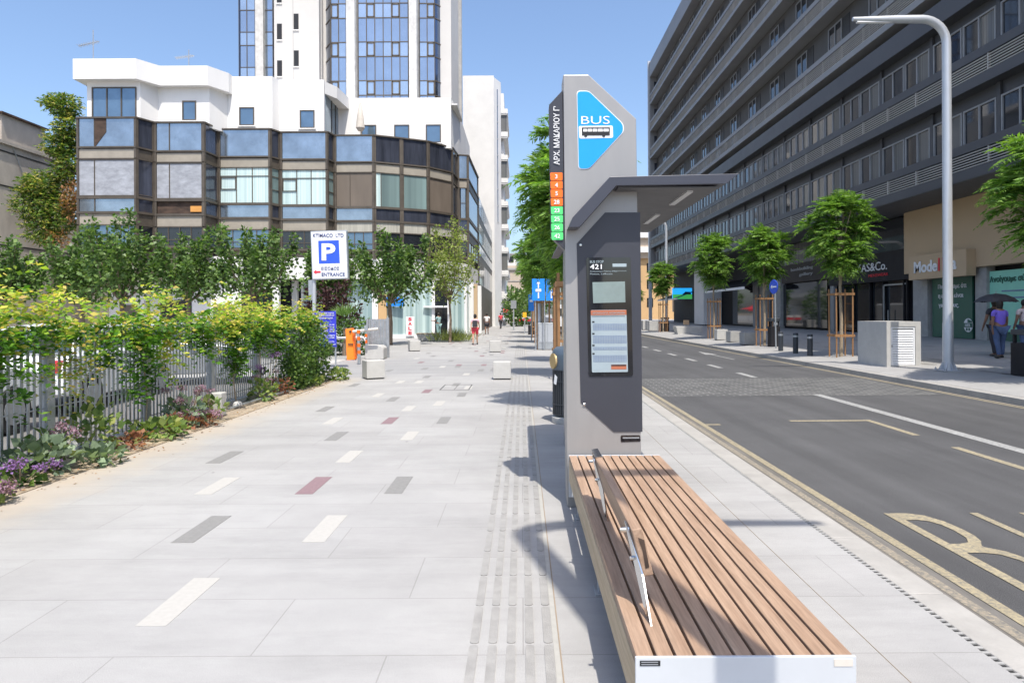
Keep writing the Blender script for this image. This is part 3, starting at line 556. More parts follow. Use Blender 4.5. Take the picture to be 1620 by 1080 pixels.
# ---------------------------------------------------------------- bus stop totem and canopy
BS = thing('bus_stop', 'tall grey and charcoal bus stop totem with a blue arrow-shaped BUS sign and angular canopy', 'bus stop', (0.7, 5.85, 0))
D = 5.80
fpoly([(893,119),(933,119),(1008,189),(1014,802),(896,802)], D, 6.05, 'totem_body', M['totem'], BS, bevel=0.006)
fpoly([(958,337),(1013.5,337),(1015.5,684),(970,684),(918,637),(913,386)], D-0.006, D+0.01, 'front_panel', M['totem_d'], BS)
sc = MB()
for (x, y) in ((919,388),(923.5,640)):
    p = at(x, y, D); sc.m = Matrix.Translation((p[0], D-0.008, p[2])) @ Matrix.Rotation(R(90), 4, 'X'); sc._lathe([(0.012,-0.002),(0.012,0.003),(0.008,0.006)], (0,0,0), 14); sc.build('screw', M['steel'], BS); sc = MB()
outer = [(914,144),(933,144),(988,197),(989,209),(933,268.5),(916,268.5)]
rp = roundpoly(outer, 6, 5)
pan = fpoly(rp, D-0.004, D+0.01, 'sign_panel', M['sign_w'], BS)
cx, cy = 945, 206
inner = [(cx+(x-cx)*0.965, cy+(y-cy)*0.978) for x, y in rp]
bl = fpoly(inner, D-0.007, D, 'blue_field', M['sky_blue'], pan)
a = at(921,197.5,D); b = at(966,185,D)
lettering('BUS', pan, M['sign_w'], (a[0], D-0.009, a[2]), width=b[0]-a[0], height=b[2]-a[2], bold=-0.004)
fpoly(roundpoly([(917,200),(971,199.5),(971.5,219),(918,220)], 3), D-0.009, D-0.003, 'bus_symbol_plate', M['sign_w'], pan)
bi = MB()
def pb(mb, x0, y0, x1, y1, Yd, th=0.003):
    a = at(x0,y1,D); b = at(x1,y0,D); mb.box(a[0],Yd,a[2],b[0],Yd+th,b[2])
pb(bi,922,209.5,966,215.5,D-0.012); pb(bi,922,203.5,924,210,D-0.012); pb(bi,922,203,966,204.3,D-0.012); pb(bi,964.5,203.5,966,210,D-0.012)
for x in (930,938,946,955): pb(bi,x,204,x+0.8,210,D-0.012)
for x in (928,956.5):
    p = at(x,215.5,D); bi.m = Matrix.Translation((p[0], D-0.0105, p[2])) @ Matrix.Rotation(R(90),4,'X'); bi._lathe([(0.0135,-0.0025),(0.0135,0.0025)],(0,0,0),16); bi.m = None
bi.build('bus_symbol', M['ink'], pan)
# display
dsp = fpoly(roundpoly([(928,408),(998,408),(1001,595),(931,595.5)],3), D-0.014, D-0.004, 'display_case', M['screen_b'], BS)
fpoly([(937.5,447),(989,446),(989.5,479),(938.5,480)], D-0.017, D-0.012, 'departure_screen', M['lcd'], dsp)
a = at(933.5,417,D); lettering('BUS STOP', dsp, M['poster'], (a[0], D-0.017, a[2]), width=0.115, height=0.022, bold=0.01)
a = at(933.5,426.5,D); lettering('421', dsp, M['sign_w'], (a[0], D-0.017, a[2]), width=0.10, height=0.042, bold=0.015)
a = at(933.5,431.5,D); lettering('Archiepiskopou Makariou III Ave', dsp, M['poster'], (a[0], D-0.017, a[2]), width=0.23, height=0.014)
a = at(933.5,435.5,D); lettering('Plateia, Lefkosia', dsp, M['poster'], (a[0], D-0.017, a[2]), width=0.19, height=0.014)
q = MB(); pb(q,969,418,991,423,D-0.017); pb(q,969,429.6,991,430.0,D-0.017); q.build('bus_symbol', M['poster'], dsp)
pos = fpoly(roundpoly([(934.5,491),(991,490.5),(993,589),(936,589.5)],2), D-0.018, D-0.013, 'timetable', M['poster'], dsp)
fpoly([(934.6,491.5),(991,491),(991.3,498.7),(934.8,499.2)], D-0.0195, D-0.0185, 'timetable_header', M['terracotta'], pos)
a = at(937,497.3,D); lettering('ΔΡΟΜΟΛΟΓΙΑ ΛΕΩΦΟΡΕΙΩΝ', pos, M['poster'], (a[0], D-0.0205, a[2]), width=0.27, height=0.017)
q = MB()
for (y0, n) in ((513,6),(531.5,7),(549.5,3),(562.5,6)):
    for k in range(n): pb(q,938,y0+k*1.9,990.5,y0+k*1.9+0.45,D-0.0195,0.001)
    for k in range(14): pb(q,938+k*4.0,y0,938.3+k*4.0,y0+(n-1)*1.9,D-0.0193,0.001)
q.build('timetable_rows', M['tableink'], pos)
q = MB()
for y in (508.5,527,545.5,558.5): pb(q,936.5,y,940,y+2.5,D-0.0195,0.001)
pb(q,966,577.3,989.5,579.3,D-0.021,0.001)
for k in range(30): pb(q,936+k*1.75,500.3,937.1+k*1.75,501.4,D-0.0195,0.001)
q.build('timetable_marks', M['ink'], pos)
q = MB(); pb(q,966,577,990,584.5,D-0.0198,0.001); q.build('timetable_notice', M['terracotta'], pos)
fpoly(roundpoly([(981,689),(1011.5,689),(1012.5,699),(981,700)],2), D-0.004, D+0.01, 'service_slot', M['screen_b'], BS)
q = MB(); pb(q,984,692,1010,694,D-0.008); q.build('slot_label', M['galv'], BS)
# route blade on the left edge
rb = fpoly([(870.5,166),(892,143),(894,396),(872.5,374)], D+0.02, D+0.16, 'route_blade', M['totem_d'], BS, bevel=0.004)
a = at(886.5,260.5,D); b = at(886.5,168,D)
lettering("ΑΡΧ. ΜΑΚΑΡΙΟΥ Γ'", rb, M['sign_w'], (a[0]+0.002, D+0.013, a[2]), axes='up', width=b[2]-a[2], height=0.052, bold=0.012)
for i, s in enumerate(('3','4','5','28','23','25','26','42')):
    y0 = 273.4+i*13.42; off = i*0.17
    tg = fpoly(roundpoly([(871.6+off,y0),(891+off*0.4,y0),(891+off*0.4,y0+12.3),(872.2+off,y0+12.3)],1.6,2), D+0.008, D+0.02, 'route_tag', M['orange' if i < 4 else 'green'], rb)
    a = at(881.3+off*0.7,y0+9.4,D); lettering(s, tg, M['sign_w'], (a[0], D+0.004, a[2]), height=0.036, align='CENTER', bold=0.02)
# canopy
cn = MB(); C0 = 5.58
prof = [(900,360),(907,344),(966,280.5),(1171,276.5),(1150,292.5),(976,294.5),(921,356),(917,360)]
pf = [(p[0],p[2]) for p in (at(x,y,C0) for x,y in prof)]
cn.prism(pf, C0, 8.80, 'y'); can = cn.build('canopy', M['canopy'], BS, bevel=0.003)
p0 = at(976,294.5,C0); p1 = at(1150,292.5,C0)
MB().box(p0[0]+0.02, C0+0.05, p0[2]-0.012, p1[0]-0.05, 8.75, p0[2]-0.001).build('soffit', M['soffit'], can)
q = MB(); q.box(1.40,5.75,p0[2]-0.028,1.45,6.45,p0[2]-0.012); q.build('soffit_light', M['led'], can)
q = MB(); q.box(1.40,7.10,p0[2]-0.028,1.45,7.80,p0[2]-0.012); q.build('soffit_light', M['led'], can)
MB().box(0.53,8.45,0,1.00,8.66,p0[2]).build('rear_column', M['totem'], BS, bevel=0.006)
MB().box(0.60,6.04,p0[2]-0.12,0.95,8.5,p0[2]-0.012).build('canopy_beam', M['grey_m'], BS)

# ---------------------------------------------------------------- bench
BN = thing('park_bench', 'long wooden slat bench with a short back board and pale metal end panel', 'bench', (0.77, 4.0, 0))
X0, X1, Y0, Y1, TZ = 0.393, 1.155, 2.375, 5.74, 0.45
n = 11; pitch = (X1-X0)/n
for i in range(n):
    xa = X0 + i*pitch; xb = X0+(i+1)*pitch
    sl_ = MB().box(xa+(0.002 if i == 0 else 0.0055), Y0+0.012, TZ-0.035, xb-(0.002 if i == n-1 else 0.0055), Y1, TZ); sl_.build('slat', M['bench'], BN, bevel=0.003)
MB().box(X0-0.001, Y0+0.012, 0.24, X0+0.032, Y1, TZ-0.037).build('side_board', M['bench_side'], BN, bevel=0.004)
MB().box(X1-0.031, Y0+0.012, 0.24, X1+0.001, Y1, TZ-0.037).build('side_board', M['bench_side'], BN, bevel=0.004)
ep = MB().box(X0-0.003, Y0-0.002, 0.10, X1+0.003, Y0+0.011, TZ+0.002).build('end_panel', M['panel'], BN, bevel=0.002)
MB().box(X0-0.003, Y1+0.001, 0.10, X1+0.003, Y1+0.012, TZ+0.002).build('end_panel', M['panel'], BN, bevel=0.002)
q = MB().box(X0+0.012, Y0-0.004, 0.423, X0+0.083, Y0-0.001, 0.441).build('maker_plate', M['ink'], ep)
for zz in (0.435, 0.427): MB().box(X0+0.017, Y0-0.005, zz, X0+0.075, Y0-0.0042, zz+0.003).build('plate_marking', M['galv'], q)
MB().box(X1-0.075, Y0-0.004, 0.418, X1-0.010, Y0-0.001, 0.443).build('inventory_sticker', M['parasol'], ep)
for y in (2.62, 4.05, 5.5):
    lg = MB(); lg.box(X0+0.04, y-0.03, TZ-0.10, X1-0.04, y+0.03, TZ-0.038); lg.build('cross_beam', M['galv'], BN)
    for x in (X0+0.05, X1-0.13):
        lg = MB(); lg.box(x, y-0.04, 0.012, x+0.08, y+0.04, TZ-0.101); lg.box(x-0.02, y-0.07, 0, x+0.10, y+0.07, 0.012); lg.build('leg', M['galv'], BN, bevel=0.003)
# back board leaning back a little, on two mirror-polished brackets
bk = MB(); a0, a1 = 0.445, 0.490
bk.m = None
bk.add([(0.486,2.75,0.585),(0.528,2.75,0.592),(0.480,2.75,0.782),(0.438,2.75,0.775),(0.486,4.32,0.585),(0.528,4.32,0.592),(0.480,4.32,0.782),(0.438,4.32,0.775)],
       [(0,1,2,3),(7,6,5,4),(0,4,5,1),(1,5,6,2),(2,6,7,3),(3,7,4,0)])
bb = bk.build('back_board', M['bench'], BN, bevel=0.006, bseg=3)
fc = MB().add([(0.494,2.7475,0.62),(0.509,2.7475,0.625),(0.489,2.7475,0.735),(0.464,2.7475,0.745),(0.483,2.7475,0.69)], [(0,1,2,3,4)]).build('label_remains', M['rust'], bb)
for yb in (2.80, 4.12):
    br_ = MB(); th = 0.006
    P = [(0.497,yb-0.22,0.41),(0.497,yb-0.13,0.41),(0.484,yb+0.05,0.60),(0.436,yb+0.09,0.77),(0.436,yb+0.0,0.77),(0.484,yb-0.06,0.60)]
    vs = P + [(x-th,y,z) for x,y,z in P]; n6 = 6
    br_.add(vs, [tuple(range(6)), tuple(range(6,12))[::-1]] + [(i,n6+i,n6+(i+1)%6,(i+1)%6) for i in range(6)])
    bo = br_.build('bracket', M['steel'], BN)
    for (x,y,z) in ((0.436,yb+0.045,0.745),(0.470,yb+0.01,0.64)):
        q = MB(); q.tube([(x-0.03,y,z),(x-0.006,y,z)],[0.009,0.011],10); q.build('bolt', M['steel'], bo)
# back board upper end cap plate of polished steel
q = MB(); q.add([(0.438,4.10,0.778),(0.480,4.10,0.785),(0.480,4.34,0.785),(0.438,4.34,0.778),(0.438,4.10,0.781),(0.480,4.10,0.788),(0.480,4.34,0.788),(0.438,4.34,0.781)],
      [(0,3,2,1),(4,5,6,7),(0,1,5,4),(1,2,6,5),(2,3,7,6),(3,0,4,7)]); q.build('end_cap', M['steel'], bb)

# ---------------------------------------------------------------- street lamps
def lamp_post(label, loc, dirx, h=9.0, r=0.125, detail=True):
    t = thing('street_lamp', label, 'street lamp', loc, 'curved silver lamp posts')
    pts = [(0,0,0.02),(0,0,1.2),(0,0,1.25)]; rs = [r,r,r*0.93]
    rad = 0.62
    pts.append((0,0,h-rad)); rs.append(r*0.84)
    for k in range(1, 9):
        a = math.pi/2*k/8; pts.append((dirx*(rad-rad*math.cos(a)), 0, h-rad+rad*math.sin(a))); rs.append(r*0.84)
    pts.append((dirx*1.3,0,h)); rs.append(r*0.8); pts.append((dirx*2.40,0,h+0.01)); rs.append(r*0.42)
    MB().tube(pts, rs, 20).build('pole', M['lamp'], t, w=False, smooth=True)
    MB().box(min(dirx*1.4,dirx*2.3),-0.045,h-0.09,max(dirx*1.4,dirx*2.3),0.045,h-0.055).build('lamp_head', M['sign_w'], t, w=False, bevel=0.01)
    b = MB(); b.box(-0.24,-0.24,0,0.24,0.24,0.022)
    for k in range(8):
        a = math.pi/4*k; b.m = Matrix.Rotation(a,4,'Z'); b.prism([(0.11,0.022),(0.21,0.022),(0.21,0.05),(0.11,0.26)], -0.007,0.007,'y')
    b.m = None; bp = b.build('base_plate', M['lamp'], t, w=False)
    for sx in (-1,1):
        for sy in (-1,1):
            q = MB(); q._lathe([(0.028,0.022),(0.028,0.055),(0.012,0.056),(0.012,0.085)], (sx*0.2,sy*0.2,0), 8); q.build('anchor_bolt', M['galv'], bp, w=False)
    return t
lamp_post('tall silver street lamp right behind the camera whose shadow crosses the bench', (1.15, 1.02, 0), 1, 9.0, 0.115)
lamp_post('tall silver curved street lamp standing beside the concrete cabinet on the right pavement', (10.93, 17.5, zr(10.93)), -1)
lamp_post('distant silver street lamp between small trees, seen just right of the canopy', (11.9, 56, zr(11.9)), -1)
for k in range(2):
    lamp_post('far silver lamp pole showing between tree crowns behind the blue lane signs' if k == 0 else 'farthest silver lamp pole on the left pavement, lost in tree crowns', (0.82 if k == 0 else 1.0, 31+k*32, 0), 1, 8.0, 0.10)

# ---------------------------------------------------------------- litter bins
def slat_bin(label, loc):
    t = thing('litter_bin', label, 'litter bin', loc)
    MB()._lathe([(0.30,0),(0.31,0.02),(0.31,0.09),(0.27,0.11)], (0,0,0), 32).build('base', M['concrete'], t, w=False, smooth=True)
    b = MB(); 
    for k in range(44):
        a = 2*math.pi*k/44; b.m = Matrix.Rotation(a,4,'Z'); b.box(0.285,-0.010,0.13,0.297,0.010,0.80)
    b.m = None
    for z in (0.13,0.28,0.62,0.79): b._lathe([(0.272,z),(0.302,z),(0.302,z+0.012),(0.272,z+0.012)], (0,0,0), 32)
    b._lathe([(0.255,0.12),(0.255,0.80)], (0,0,0), 28); b.build('slatted_body', M['bin'], t, w=False)
    MB()._lathe([(0.30,0.80),(0.305,0.82),(0.305,1.02),(0.29,1.09),(0.24,1.135),(0.12,1.155)], (0,0,0), 36).build('hood', M['bin_hood'], t, w=False, smooth=True)
    q = MB(); a = R(200)
    q.m = Matrix.Rotation(a,4,'Z') @ Matrix.Translation((0.292,0,0.93)) @ Matrix.Rotation(R(90),4,'Y')
    q._lathe([(0.10,0.0),(0.115,0.0),(0.115,0.028),(0.10,0.028)], (0,0,0), 24); q.m = None
    rg = q.build('opening_ring', M['brass'], t, w=False)
    q = MB(); q.m = Matrix.Rotation(a,4,'Z') @ Matrix.Translation((0.300,0,0.93)) @ Matrix.Rotation(R(90),4,'Y'); q._lathe([(0.10,0.0),(0.10,0.010)], (0,0,0), 24); q.m = None
    q.build('opening', M['dark'], rg, w=False)
    q = MB(); q.add([(-0.27,-0.15,0.74),(-0.235,-0.19,0.70),(-0.25,-0.175,0.58),(-0.285,-0.135,0.60)], [(0,1,2,3)]); q.build('paper_scrap', M['sign_w'], t, w=False)
    return t
slat_bin('round charcoal slatted litter bin with blue-grey hood, half hidden behind the bus totem', (0.76, 10.3, 0))
def hood_bin(label, loc, h=1.05, r=0.36):
    t = thing('litter_bin', label, 'litter bin', loc)
    MB().prism(roundpoly([(-r,-r),(r,-r),(r,r),(-r,r)],0.09), 0, h*0.70, 'z').build('body', M['black'], t, w=False)
    q = MB()
    for sx in (-1,1):
        for sy in (-1,1): q.box(sx*(r-0.08)-0.03, sy*(r-0.08)-0.03, h*0.70, sx*(r-0.08)+0.03, sy*(r-0.08)+0.03, h*0.88)
    q.build('hood_post', M['black'], t, w=False)
    MB().prism(roundpoly([(-r,-r),(r,-r),(r,r),(-r,r)],0.09), h*0.88, h, 'z').build('hood', M['bin'], t, w=False, bevel=0.02)
    MB().box(-0.08,-r-0.004,h*0.76,0.08,-r+0.12,h*0.84).build('ashtray', M['galv'], t, w=False)
    return t
hood_bin('black square hooded litter bin at the right edge, near the pedestrians', (11.75, 15.6, zr(11.75)))
t = hood_bin('dark tall litter bin standing behind the round blue arrow sign', (11.05, 29.9, zr(11.05)), 1.25, 0.22)
hood_bin('small dark litter bin far down the left pavement beside tree stakes', (0.75, 52, 0), 1.0, 0.25)
hood_bin('dark litter bin beside the distant lamp and planter on the right pavement', (11.35, 54, zr(11.3)), 1.1, 0.28)

# ---------------------------------------------------------------- concrete cubes, cabinet, bollards, planters
def cube(label, loc, rz, s=0.46, m='concrete', h=None):
    q = MB(); q.box(-s/2,-s/2,0.03,s/2,s/2,h or s); o = q.build('concrete_cube', M[m], bevel=0.012)
    o.location = loc; o.rotation_euler.z = R(rz); tag(o, label, 'concrete cube', 'concrete block seats')
    f = MB().box(-s/2+0.03,-s/2+0.03,0,s/2-0.03,s/2-0.03,0.029).build('plinth', M['drain'], o, w=False)
    return o
cube('pale concrete cube turned cornerwise in front of the orange car park barrier', (-3.78,17.4,0), 28, 0.47)
cube('pale concrete cube facing square on beside the tactile strip, nearer one', (-0.49,17.1,0), 0, 0.44)
cube('small pale concrete cube in front of the SALE window', (-4.72,30,0), 20, 0.47)
cube('small pale concrete cube beside the tactile strip, farther one', (-1.12,29,0), 4, 0.48)
cube('white concrete cube at the foot of the small tree, leftmost of three', (10.92,37.4,zr(10.9)), 0, 0.58, 'concrete')
cube('mottled concrete cube in the middle of three by the right kerb', (10.85,35.0,zr(10.8)), 8, 0.55, 'concrete_g')
cube('grey concrete cube nearest the blue arrow sign, rightmost of three', (10.63,32.1,zr(10.6)), 4, 0.58, 'concrete_g')
for k, (lb, y) in enumerate((('low concrete block beside distant tree stakes, left one',60),('low concrete block beside distant tree stakes, right one',57))):
    cube(lb, (11.0, y, zr(11)), 0, 0.8)
cab = thing('utility_cabinet', 'large concrete utility cabinet with a white louvred door by the right kerb', 'utility cabinet', (10.75,20.0,zr(10.3)))
z0 = zr(10.3); q = MB(); X0c,X1c,Y0c,Y1c,H = 10.24,11.2,19.15,20.8,1.27+z0
q.box(X0c,Y0c+0.05,z0-0.05,X1c,Y1c,H-0.05); q.box(X0c,Y0c,H-0.05,X1c,Y1c,H); q.box(X0c,Y0c,z0-0.05,X0c+0.12,Y0c+0.05,H-0.05); q.box(X1c-0.15,Y0c,z0-0.05,X1c,Y0c+0.05,H-0.05); q.box(X0c+0.12,Y0c,z0-0.05,X1c-0.15,Y0c+0.05,z0+0.04); q.box(X0c+0.12,Y0c,H-0.14,X1c-0.15,Y0c+0.05,H-0.05)
q.build('housing', M['concrete'], cab)
dq = MB(); dq.box(X0c+0.13,Y0c+0.015,z0+0.05,X0c+0.17,Y0c+0.04,H-0.15); dq.box(X1c-0.20,Y0c+0.015,z0+0.05,X1c-0.16,Y0c+0.04,H-0.15)
dq.box(X0c+0.17,Y0c+0.015,z0+0.05,X1c-0.20,Y0c+0.04,z0+0.09); dq.box(X0c+0.17,Y0c+0.015,H-0.19,X1c-0.20,Y0c+0.04,H-0.15)
k = 0
zz = z0+0.10
while zz < H-0.22:
    dq.add([(X0c+0.17,Y0c+0.018,zz),(X1c-0.20,Y0c+0.018,zz),(X1c-0.20,Y0c+0.042,zz+0.055),(X0c+0.17,Y0c+0.042,zz+0.055),(X0c+0.17,Y0c+0.026,zz),(X1c-0.20,Y0c+0.026,zz),(X1c-0.20,Y0c+0.048,zz+0.055),(X0c+0.17,Y0c+0.048,zz+0.055)],
           [(0,1,2,3),(7,6,5,4),(0,4,5,1),(2,6,7,3)]); zz += 0.068
dd = dq.build('louvred_door', M['sign_w'], cab)
MB().box(X0c+0.145,Y0c+0.005,z0+0.55,X0c+0.16,Y0c+0.014,z0+0.62).build('handle', M['drain'], dd)
def bollard(label, loc):
    t = thing('bollard', label, 'bollard', loc, 'dark bollards on the right kerb')
    MB()._lathe([(0.095,0),(0.095,0.60),(0.095,0.61)], (0,0,0), 20).build('post', M['bin'], t, w=False, smooth=True)
    MB()._lathe([(0.097,0.61),(0.097,0.68)], (0,0,0), 20).build('reflective_band', M['galv'], t, w=False, smooth=True)
    MB()._lathe([(0.095,0.68),(0.095,0.745),(0.085,0.76),(0.02,0.765)], (0,0,0), 20).build('cap', M['bin'], t, w=False, smooth=True); return t
b0 = bollard('dark bollard with a pale band nearest the arrow sign pole', (10.32,27.2,zr(10.3)))
dup(b0, (10.27,25.6,zr(10.3)), 'dark bollard with a pale band in the middle of the row of three')
dup(b0, (10.22,24.2,zr(10.3)), 'dark bollard with a pale band nearest the staked tree and lamp')
pb_ = thing('planter_bench', 'long pale concrete planter bench with a small wooden back on the far right pavement', 'bench', (11.7,48,zr(11.3)))
z0 = zr(11.3); q = MB(); q.prism([(10.9,z0-0.1),(12.55,z0-0.1),(12.55,z0+0.52),(10.75,z0+0.52)], 47.5, 48.6, 'y'); q.build('seat_block', M['concrete'], pb_, bevel=0.02)
MB().box(11.45,48.25,z0+0.62,11.85,48.3,z0+0.95).build('backrest', M['bench_side'], pb_); MB().box(11.5,48.3,z0+0.52,11.55,48.34,z0+0.9).box(11.75,48.3,z0+0.52,11.8,48.34,z0+0.9).build('backrest_support', M['galv'], pb_)
lp = thing('planter_bench', 'low concrete planter bench with wooden top before the SALE shop door', 'bench', (-5.6,41.2,0), None)
MB().prism([(-6.15,0.04),(-5.05,0.04),(-5.0,0.42),(-6.3,0.42)], 40.8, 41.6, 'y').build('seat_block', M['concrete_g'], lp); MB().box(-6.3,40.8,0.421,-5.0,41.6,0.47).build('seat', M['bench_side'], lp)

# ---------------------------------------------------------------- signs
ps = thing('parking_sign', 'large white car park entrance sign with a blue P on a white pole', 'sign', (-6.1,20,0))
Dp = 20.0
fpoly(roundpoly([(491.5,364),(549,362.5),(551.5,439.5),(494,441)],1.5), Dp, Dp+0.16, 'sign_box', M['galv'], ps, bevel=0.01)
fp = fpoly([(493,365.5),(547.5,364.3),(549.7,438),(495.3,439.3)], Dp-0.01, Dp-0.001, 'sign_face', M['sign_w'], ps)
def sg(s, x0, yb, x1, yt, m, par, Dd, **k):
    a = at(x0,yb,Dd); b = at(x1,yt,Dd); return lettering(s, par, m, (a[0], Dd-0.02, a[2]), width=b[0]-a[0], height=b[2]-a[2], ext=0.004, **k)
sg('KTIMACO  LTD',496,373.8,544.5,368,M['navy'],fp,Dp,bold=0.012)
fpoly([(504,379.2),(536.5,378.4),(538,414.8),(505,415.5)], Dp-0.014, Dp-0.0101, 'blue_square', M['sign_blue'], fp)
sg('P',509.5,410.5,531.5,383.5,M['sign_w'],fp,Dp,bold=0.035)
sg('ΕΙΣΟΔΟΣ',509,425.6,537.5,420.5,M['navy'],fp,Dp,bold=0.01); sg('ENTRANCE',509.5,435.4,546,429.7,M['navy'],fp,Dp,bold=0.012)
fpoly([(496.2,428.5),(500.5,425),(500.5,427.2),(507.5,426.9),(507.5,429.7),(500.6,430),(500.7,432.2)], Dp-0.02, Dp-0.0101, 'arrow', M['red'], fp)
q = MB().tube([(-6.10,20.1,0),(-6.10,20.1,4.05)], 0.055, 14).build('pole', M['lamp'], ps, smooth=True)
fpoly([(488,441),(499.5,441),(500,473),(488.5,473)], 20.2, 20.26, 'back_plate', M['galv'], ps)
pr = thing('price_board', 'blue car park price board with rows of white writing beside the hedge end', 'sign', (-5.75,20.3,0))
Db = 20.0; pb2 = fpoly([(497,491),(531,490.5),(532,547),(498.5,548)], Db, Db+0.03, 'board', M['price_blue'], pr)
rows_ = [('ΔΗΜΟΤΙΚΟΣ ΧΩΡΟΣ',500,529,494.8),('ΣΤΑΘΜΕΥΣΗΣ ΟΧΗΜΑΤΩΝ',500,529,498.2),('ΩΡΕΣ ΚΑΙ ΧΡΕΩΣΕΙΣ',501,527,502.4),('0-1 ΩΡΑ    €1.50',506,529,513),('1-2 ΩΡΕΣ   €3.00',506,529,516.6),('2-3 ΩΡΕΣ   €4.50',506,529,520.2),('3-4 ΩΡΕΣ   €6.00',506,529,523.6),('ΔΕΥΤΕΡΑ - ΣΑΒΒΑΤΟ',508,530,530),('07:00 - 19:00',510,529,533.4),('ΜΗΝΙΑΙΑ ΚΑΡΤΑ',510,529,540),('ΠΑΡΑΛΑΒΗ ΚΛΕΙΔΙΩΝ',508,531,544)]
for s, a_, b_, y_ in rows_: sg(s, a_, y_, b_, y_-2.1, M['sign_w'], pb2, Db, bold=0.01)
for x in (501,530):
    p = at(x,548,Db); MB().box(p[0]-0.02,Db+0.03,0,p[0]+0.02,Db+0.07,p[2]+1.0).build('post', M['galv'], pr)
# lane-direction signs beside the trees
ls = thing('lane_sign', 'pair of blue lane signs with white arrows and a bus symbol on two poles', 'sign', (0.9,30,0)); Dl = 30.0
for (x0,x1,fl) in ((842,862,1),(864,881,0)):
    s_ = fpoly([(x0,441),(x1,441),(x1,475.5),(x0,475.5)], Dl, Dl+0.04, 'sign_plate', M['traffic_blue'], ls); xc = (x0+x1)/2
    if fl:
        fpoly([(xc-3,449),(xc,444.5),(xc+3,449),(xc+1,449),(xc+1,456),(xc-1,456),(xc-1,449)], Dl-0.02, Dl-0.002, 'arrow', M['sign_w'], s_)
        fpoly(roundpoly([(xc-4.5,457),(xc+4.5,457),(xc+4.5,461.5),(xc-4.5,461.5)],1), Dl-0.02, Dl-0.002, 'bus_symbol', M['sign_w'], s_)
        fpoly([(xc-1,462.5),(xc+1,462.5),(xc+1,472),(xc-1,472)], Dl-0.02, Dl-0.002, 'arrow', M['sign_w'], s_)
    else:
        fpoly([(xc-3,450),(xc,445.5),(xc+3,450),(xc+1,450),(xc+1,472),(xc-1,472),(xc-1,450)], Dl-0.02, Dl-0.002, 'arrow', M['sign_w'], s_)
MB().tube([(1.02,30.08,0),(1.02,30.08,2.9)], 0.03, 10).build('pole', M['galv'], ls, smooth=True)
MB().tube([(0.62,30.08,0),(0.62,30.08,2.9)], 0.03, 10).build('pole', M['galv'], ls, smooth=True)
cb = thing('traffic_cabinet', 'grey metal traffic control cabinet under the blue lane signs', 'utility cabinet', (1.05,30.6,0))
MB().box(0.72,30.4,0.02,1.55,30.8,1.20).build('housing', M['galv'], cb, bevel=0.02); MB().box(0.78,30.385,0.35,1.14,30.399,1.12).build('door', M['lamp'], cb); MB().box(1.17,30.385,0.35,1.50,30.399,1.12).build('door', M['lamp'], cb)
s2 = thing('parking_plate', 'small blue sign farther along the trees behind the lane signs', 'sign', (0.7,40,0))
sp_ = fpoly([(836,466),(845,466),(845,492),(836,492)], 40, 40.04, 'sign_plate', M['traffic_blue'], s2); fpoly([(838,474),(843,474),(843,478),(838,478)], 39.98, 39.998, 'symbol', M['sign_w'], sp_)
MB().tube([(0.58,40.08,0),(0.58,40.08,2.8)], 0.035, 8).build('pole', M['galv'], s2, smooth=True)
gs = thing('notice_board', 'grey upright notice sign on a post in the middle distance before the bushes', 'sign', (-0.8,66,0))
fpoly([(808,475),(817,475),(817,488),(808,488)], 66, 66.05, 'board', M['galv'], gs); MB().box(-0.82,66.05,0,-0.70,66.1,2.2).build('post', M['galv'], gs)
yb = thing('yellow_box', 'yellow box on a short post among the distant left pavement trees', 'post box', (0.3,55,0))
fpoly([(827,494),(833,494),(833,502),(827,502)], 55, 55.35, 'box', M['amber'], yb); MB().box(0.22,55.1,0,0.30,55.2,1.3).build('post', M['galv'], yb)
rs_ = thing('round_sign', 'round blue sign with a white left arrow on a slim pole, right kerb', 'road sign', (10.7,28.7,zr(10.7)))
q = MB(); q.m = Matrix.Translation((10.58,28.62,2.69)) @ Matrix.Rotation(R(-76),4,'Z') @ Matrix.Rotation(R(90),4,'X')
q._lathe([(0.29,-0.012),(0.30,0),(0.29,0.012)], (0,0,0), 32); dsk = q.build('disc', M['sign_blue'], rs_)
q = MB(); q.m = Matrix.Translation((10.58,28.62,2.69)) @ Matrix.Rotation(R(-76),4,'Z')
q.prism([(-0.19,0.0),(-0.09,0.085),(-0.09,0.03),(0.19,0.03),(0.19,-0.03),(-0.09,-0.03),(-0.09,-0.085)], -0.022,-0.0125,'y'); q.build('arrow', M['sign_w'], dsk)
MB().tube([(10.70,28.72,zr(10.7)),(10.66,28.70,2.95)], 0.032, 12).build('pole', M['galv'], rs_, smooth=True)

# ---------------------------------------------------------------- car park barrier and bits
bar = thing('barrier_machine', 'orange leaning car park barrier housing with its raised boom arm', 'barrier', (-6.2,24.4,0))
fpoly([(546,519),(556,517.5),(560,567.5),(548,568.5)], 24.4, 24.75, 'housing', M['barrier'], bar, bevel=0.02)
fpoly([(556,518),(559,522),(562,566),(560,567.5)], 24.42, 24.7, 'side_cover', M['orange'], bar)
q = MB(); p = at(558,523,24.3); p2 = at(598,519,24.3); q.tube([p,p2], 0.05, 8); q.build('boom_arm', M['parasol'], bar); p = at(580,521,24.3)
MB().box(p[0]-0.06,24.2,p[2],p[0]+0.06,24.34,p[2]+0.18).build('boom_light', M['galv'], bar)
p = at(554,523,24.38); MB().box(p[0]-0.04,24.36,p[2]-0.03,p[0]+0.04,24.395,p[2]+0.03).build('lock', M['drain'], bar); p = at(554.5,543,24.38)
MB().box(p[0]-0.09,24.36,p[2]-0.02,p[0]+0.09,24.395,p[2]+0.02).build('name_strip', M['drain'], bar)
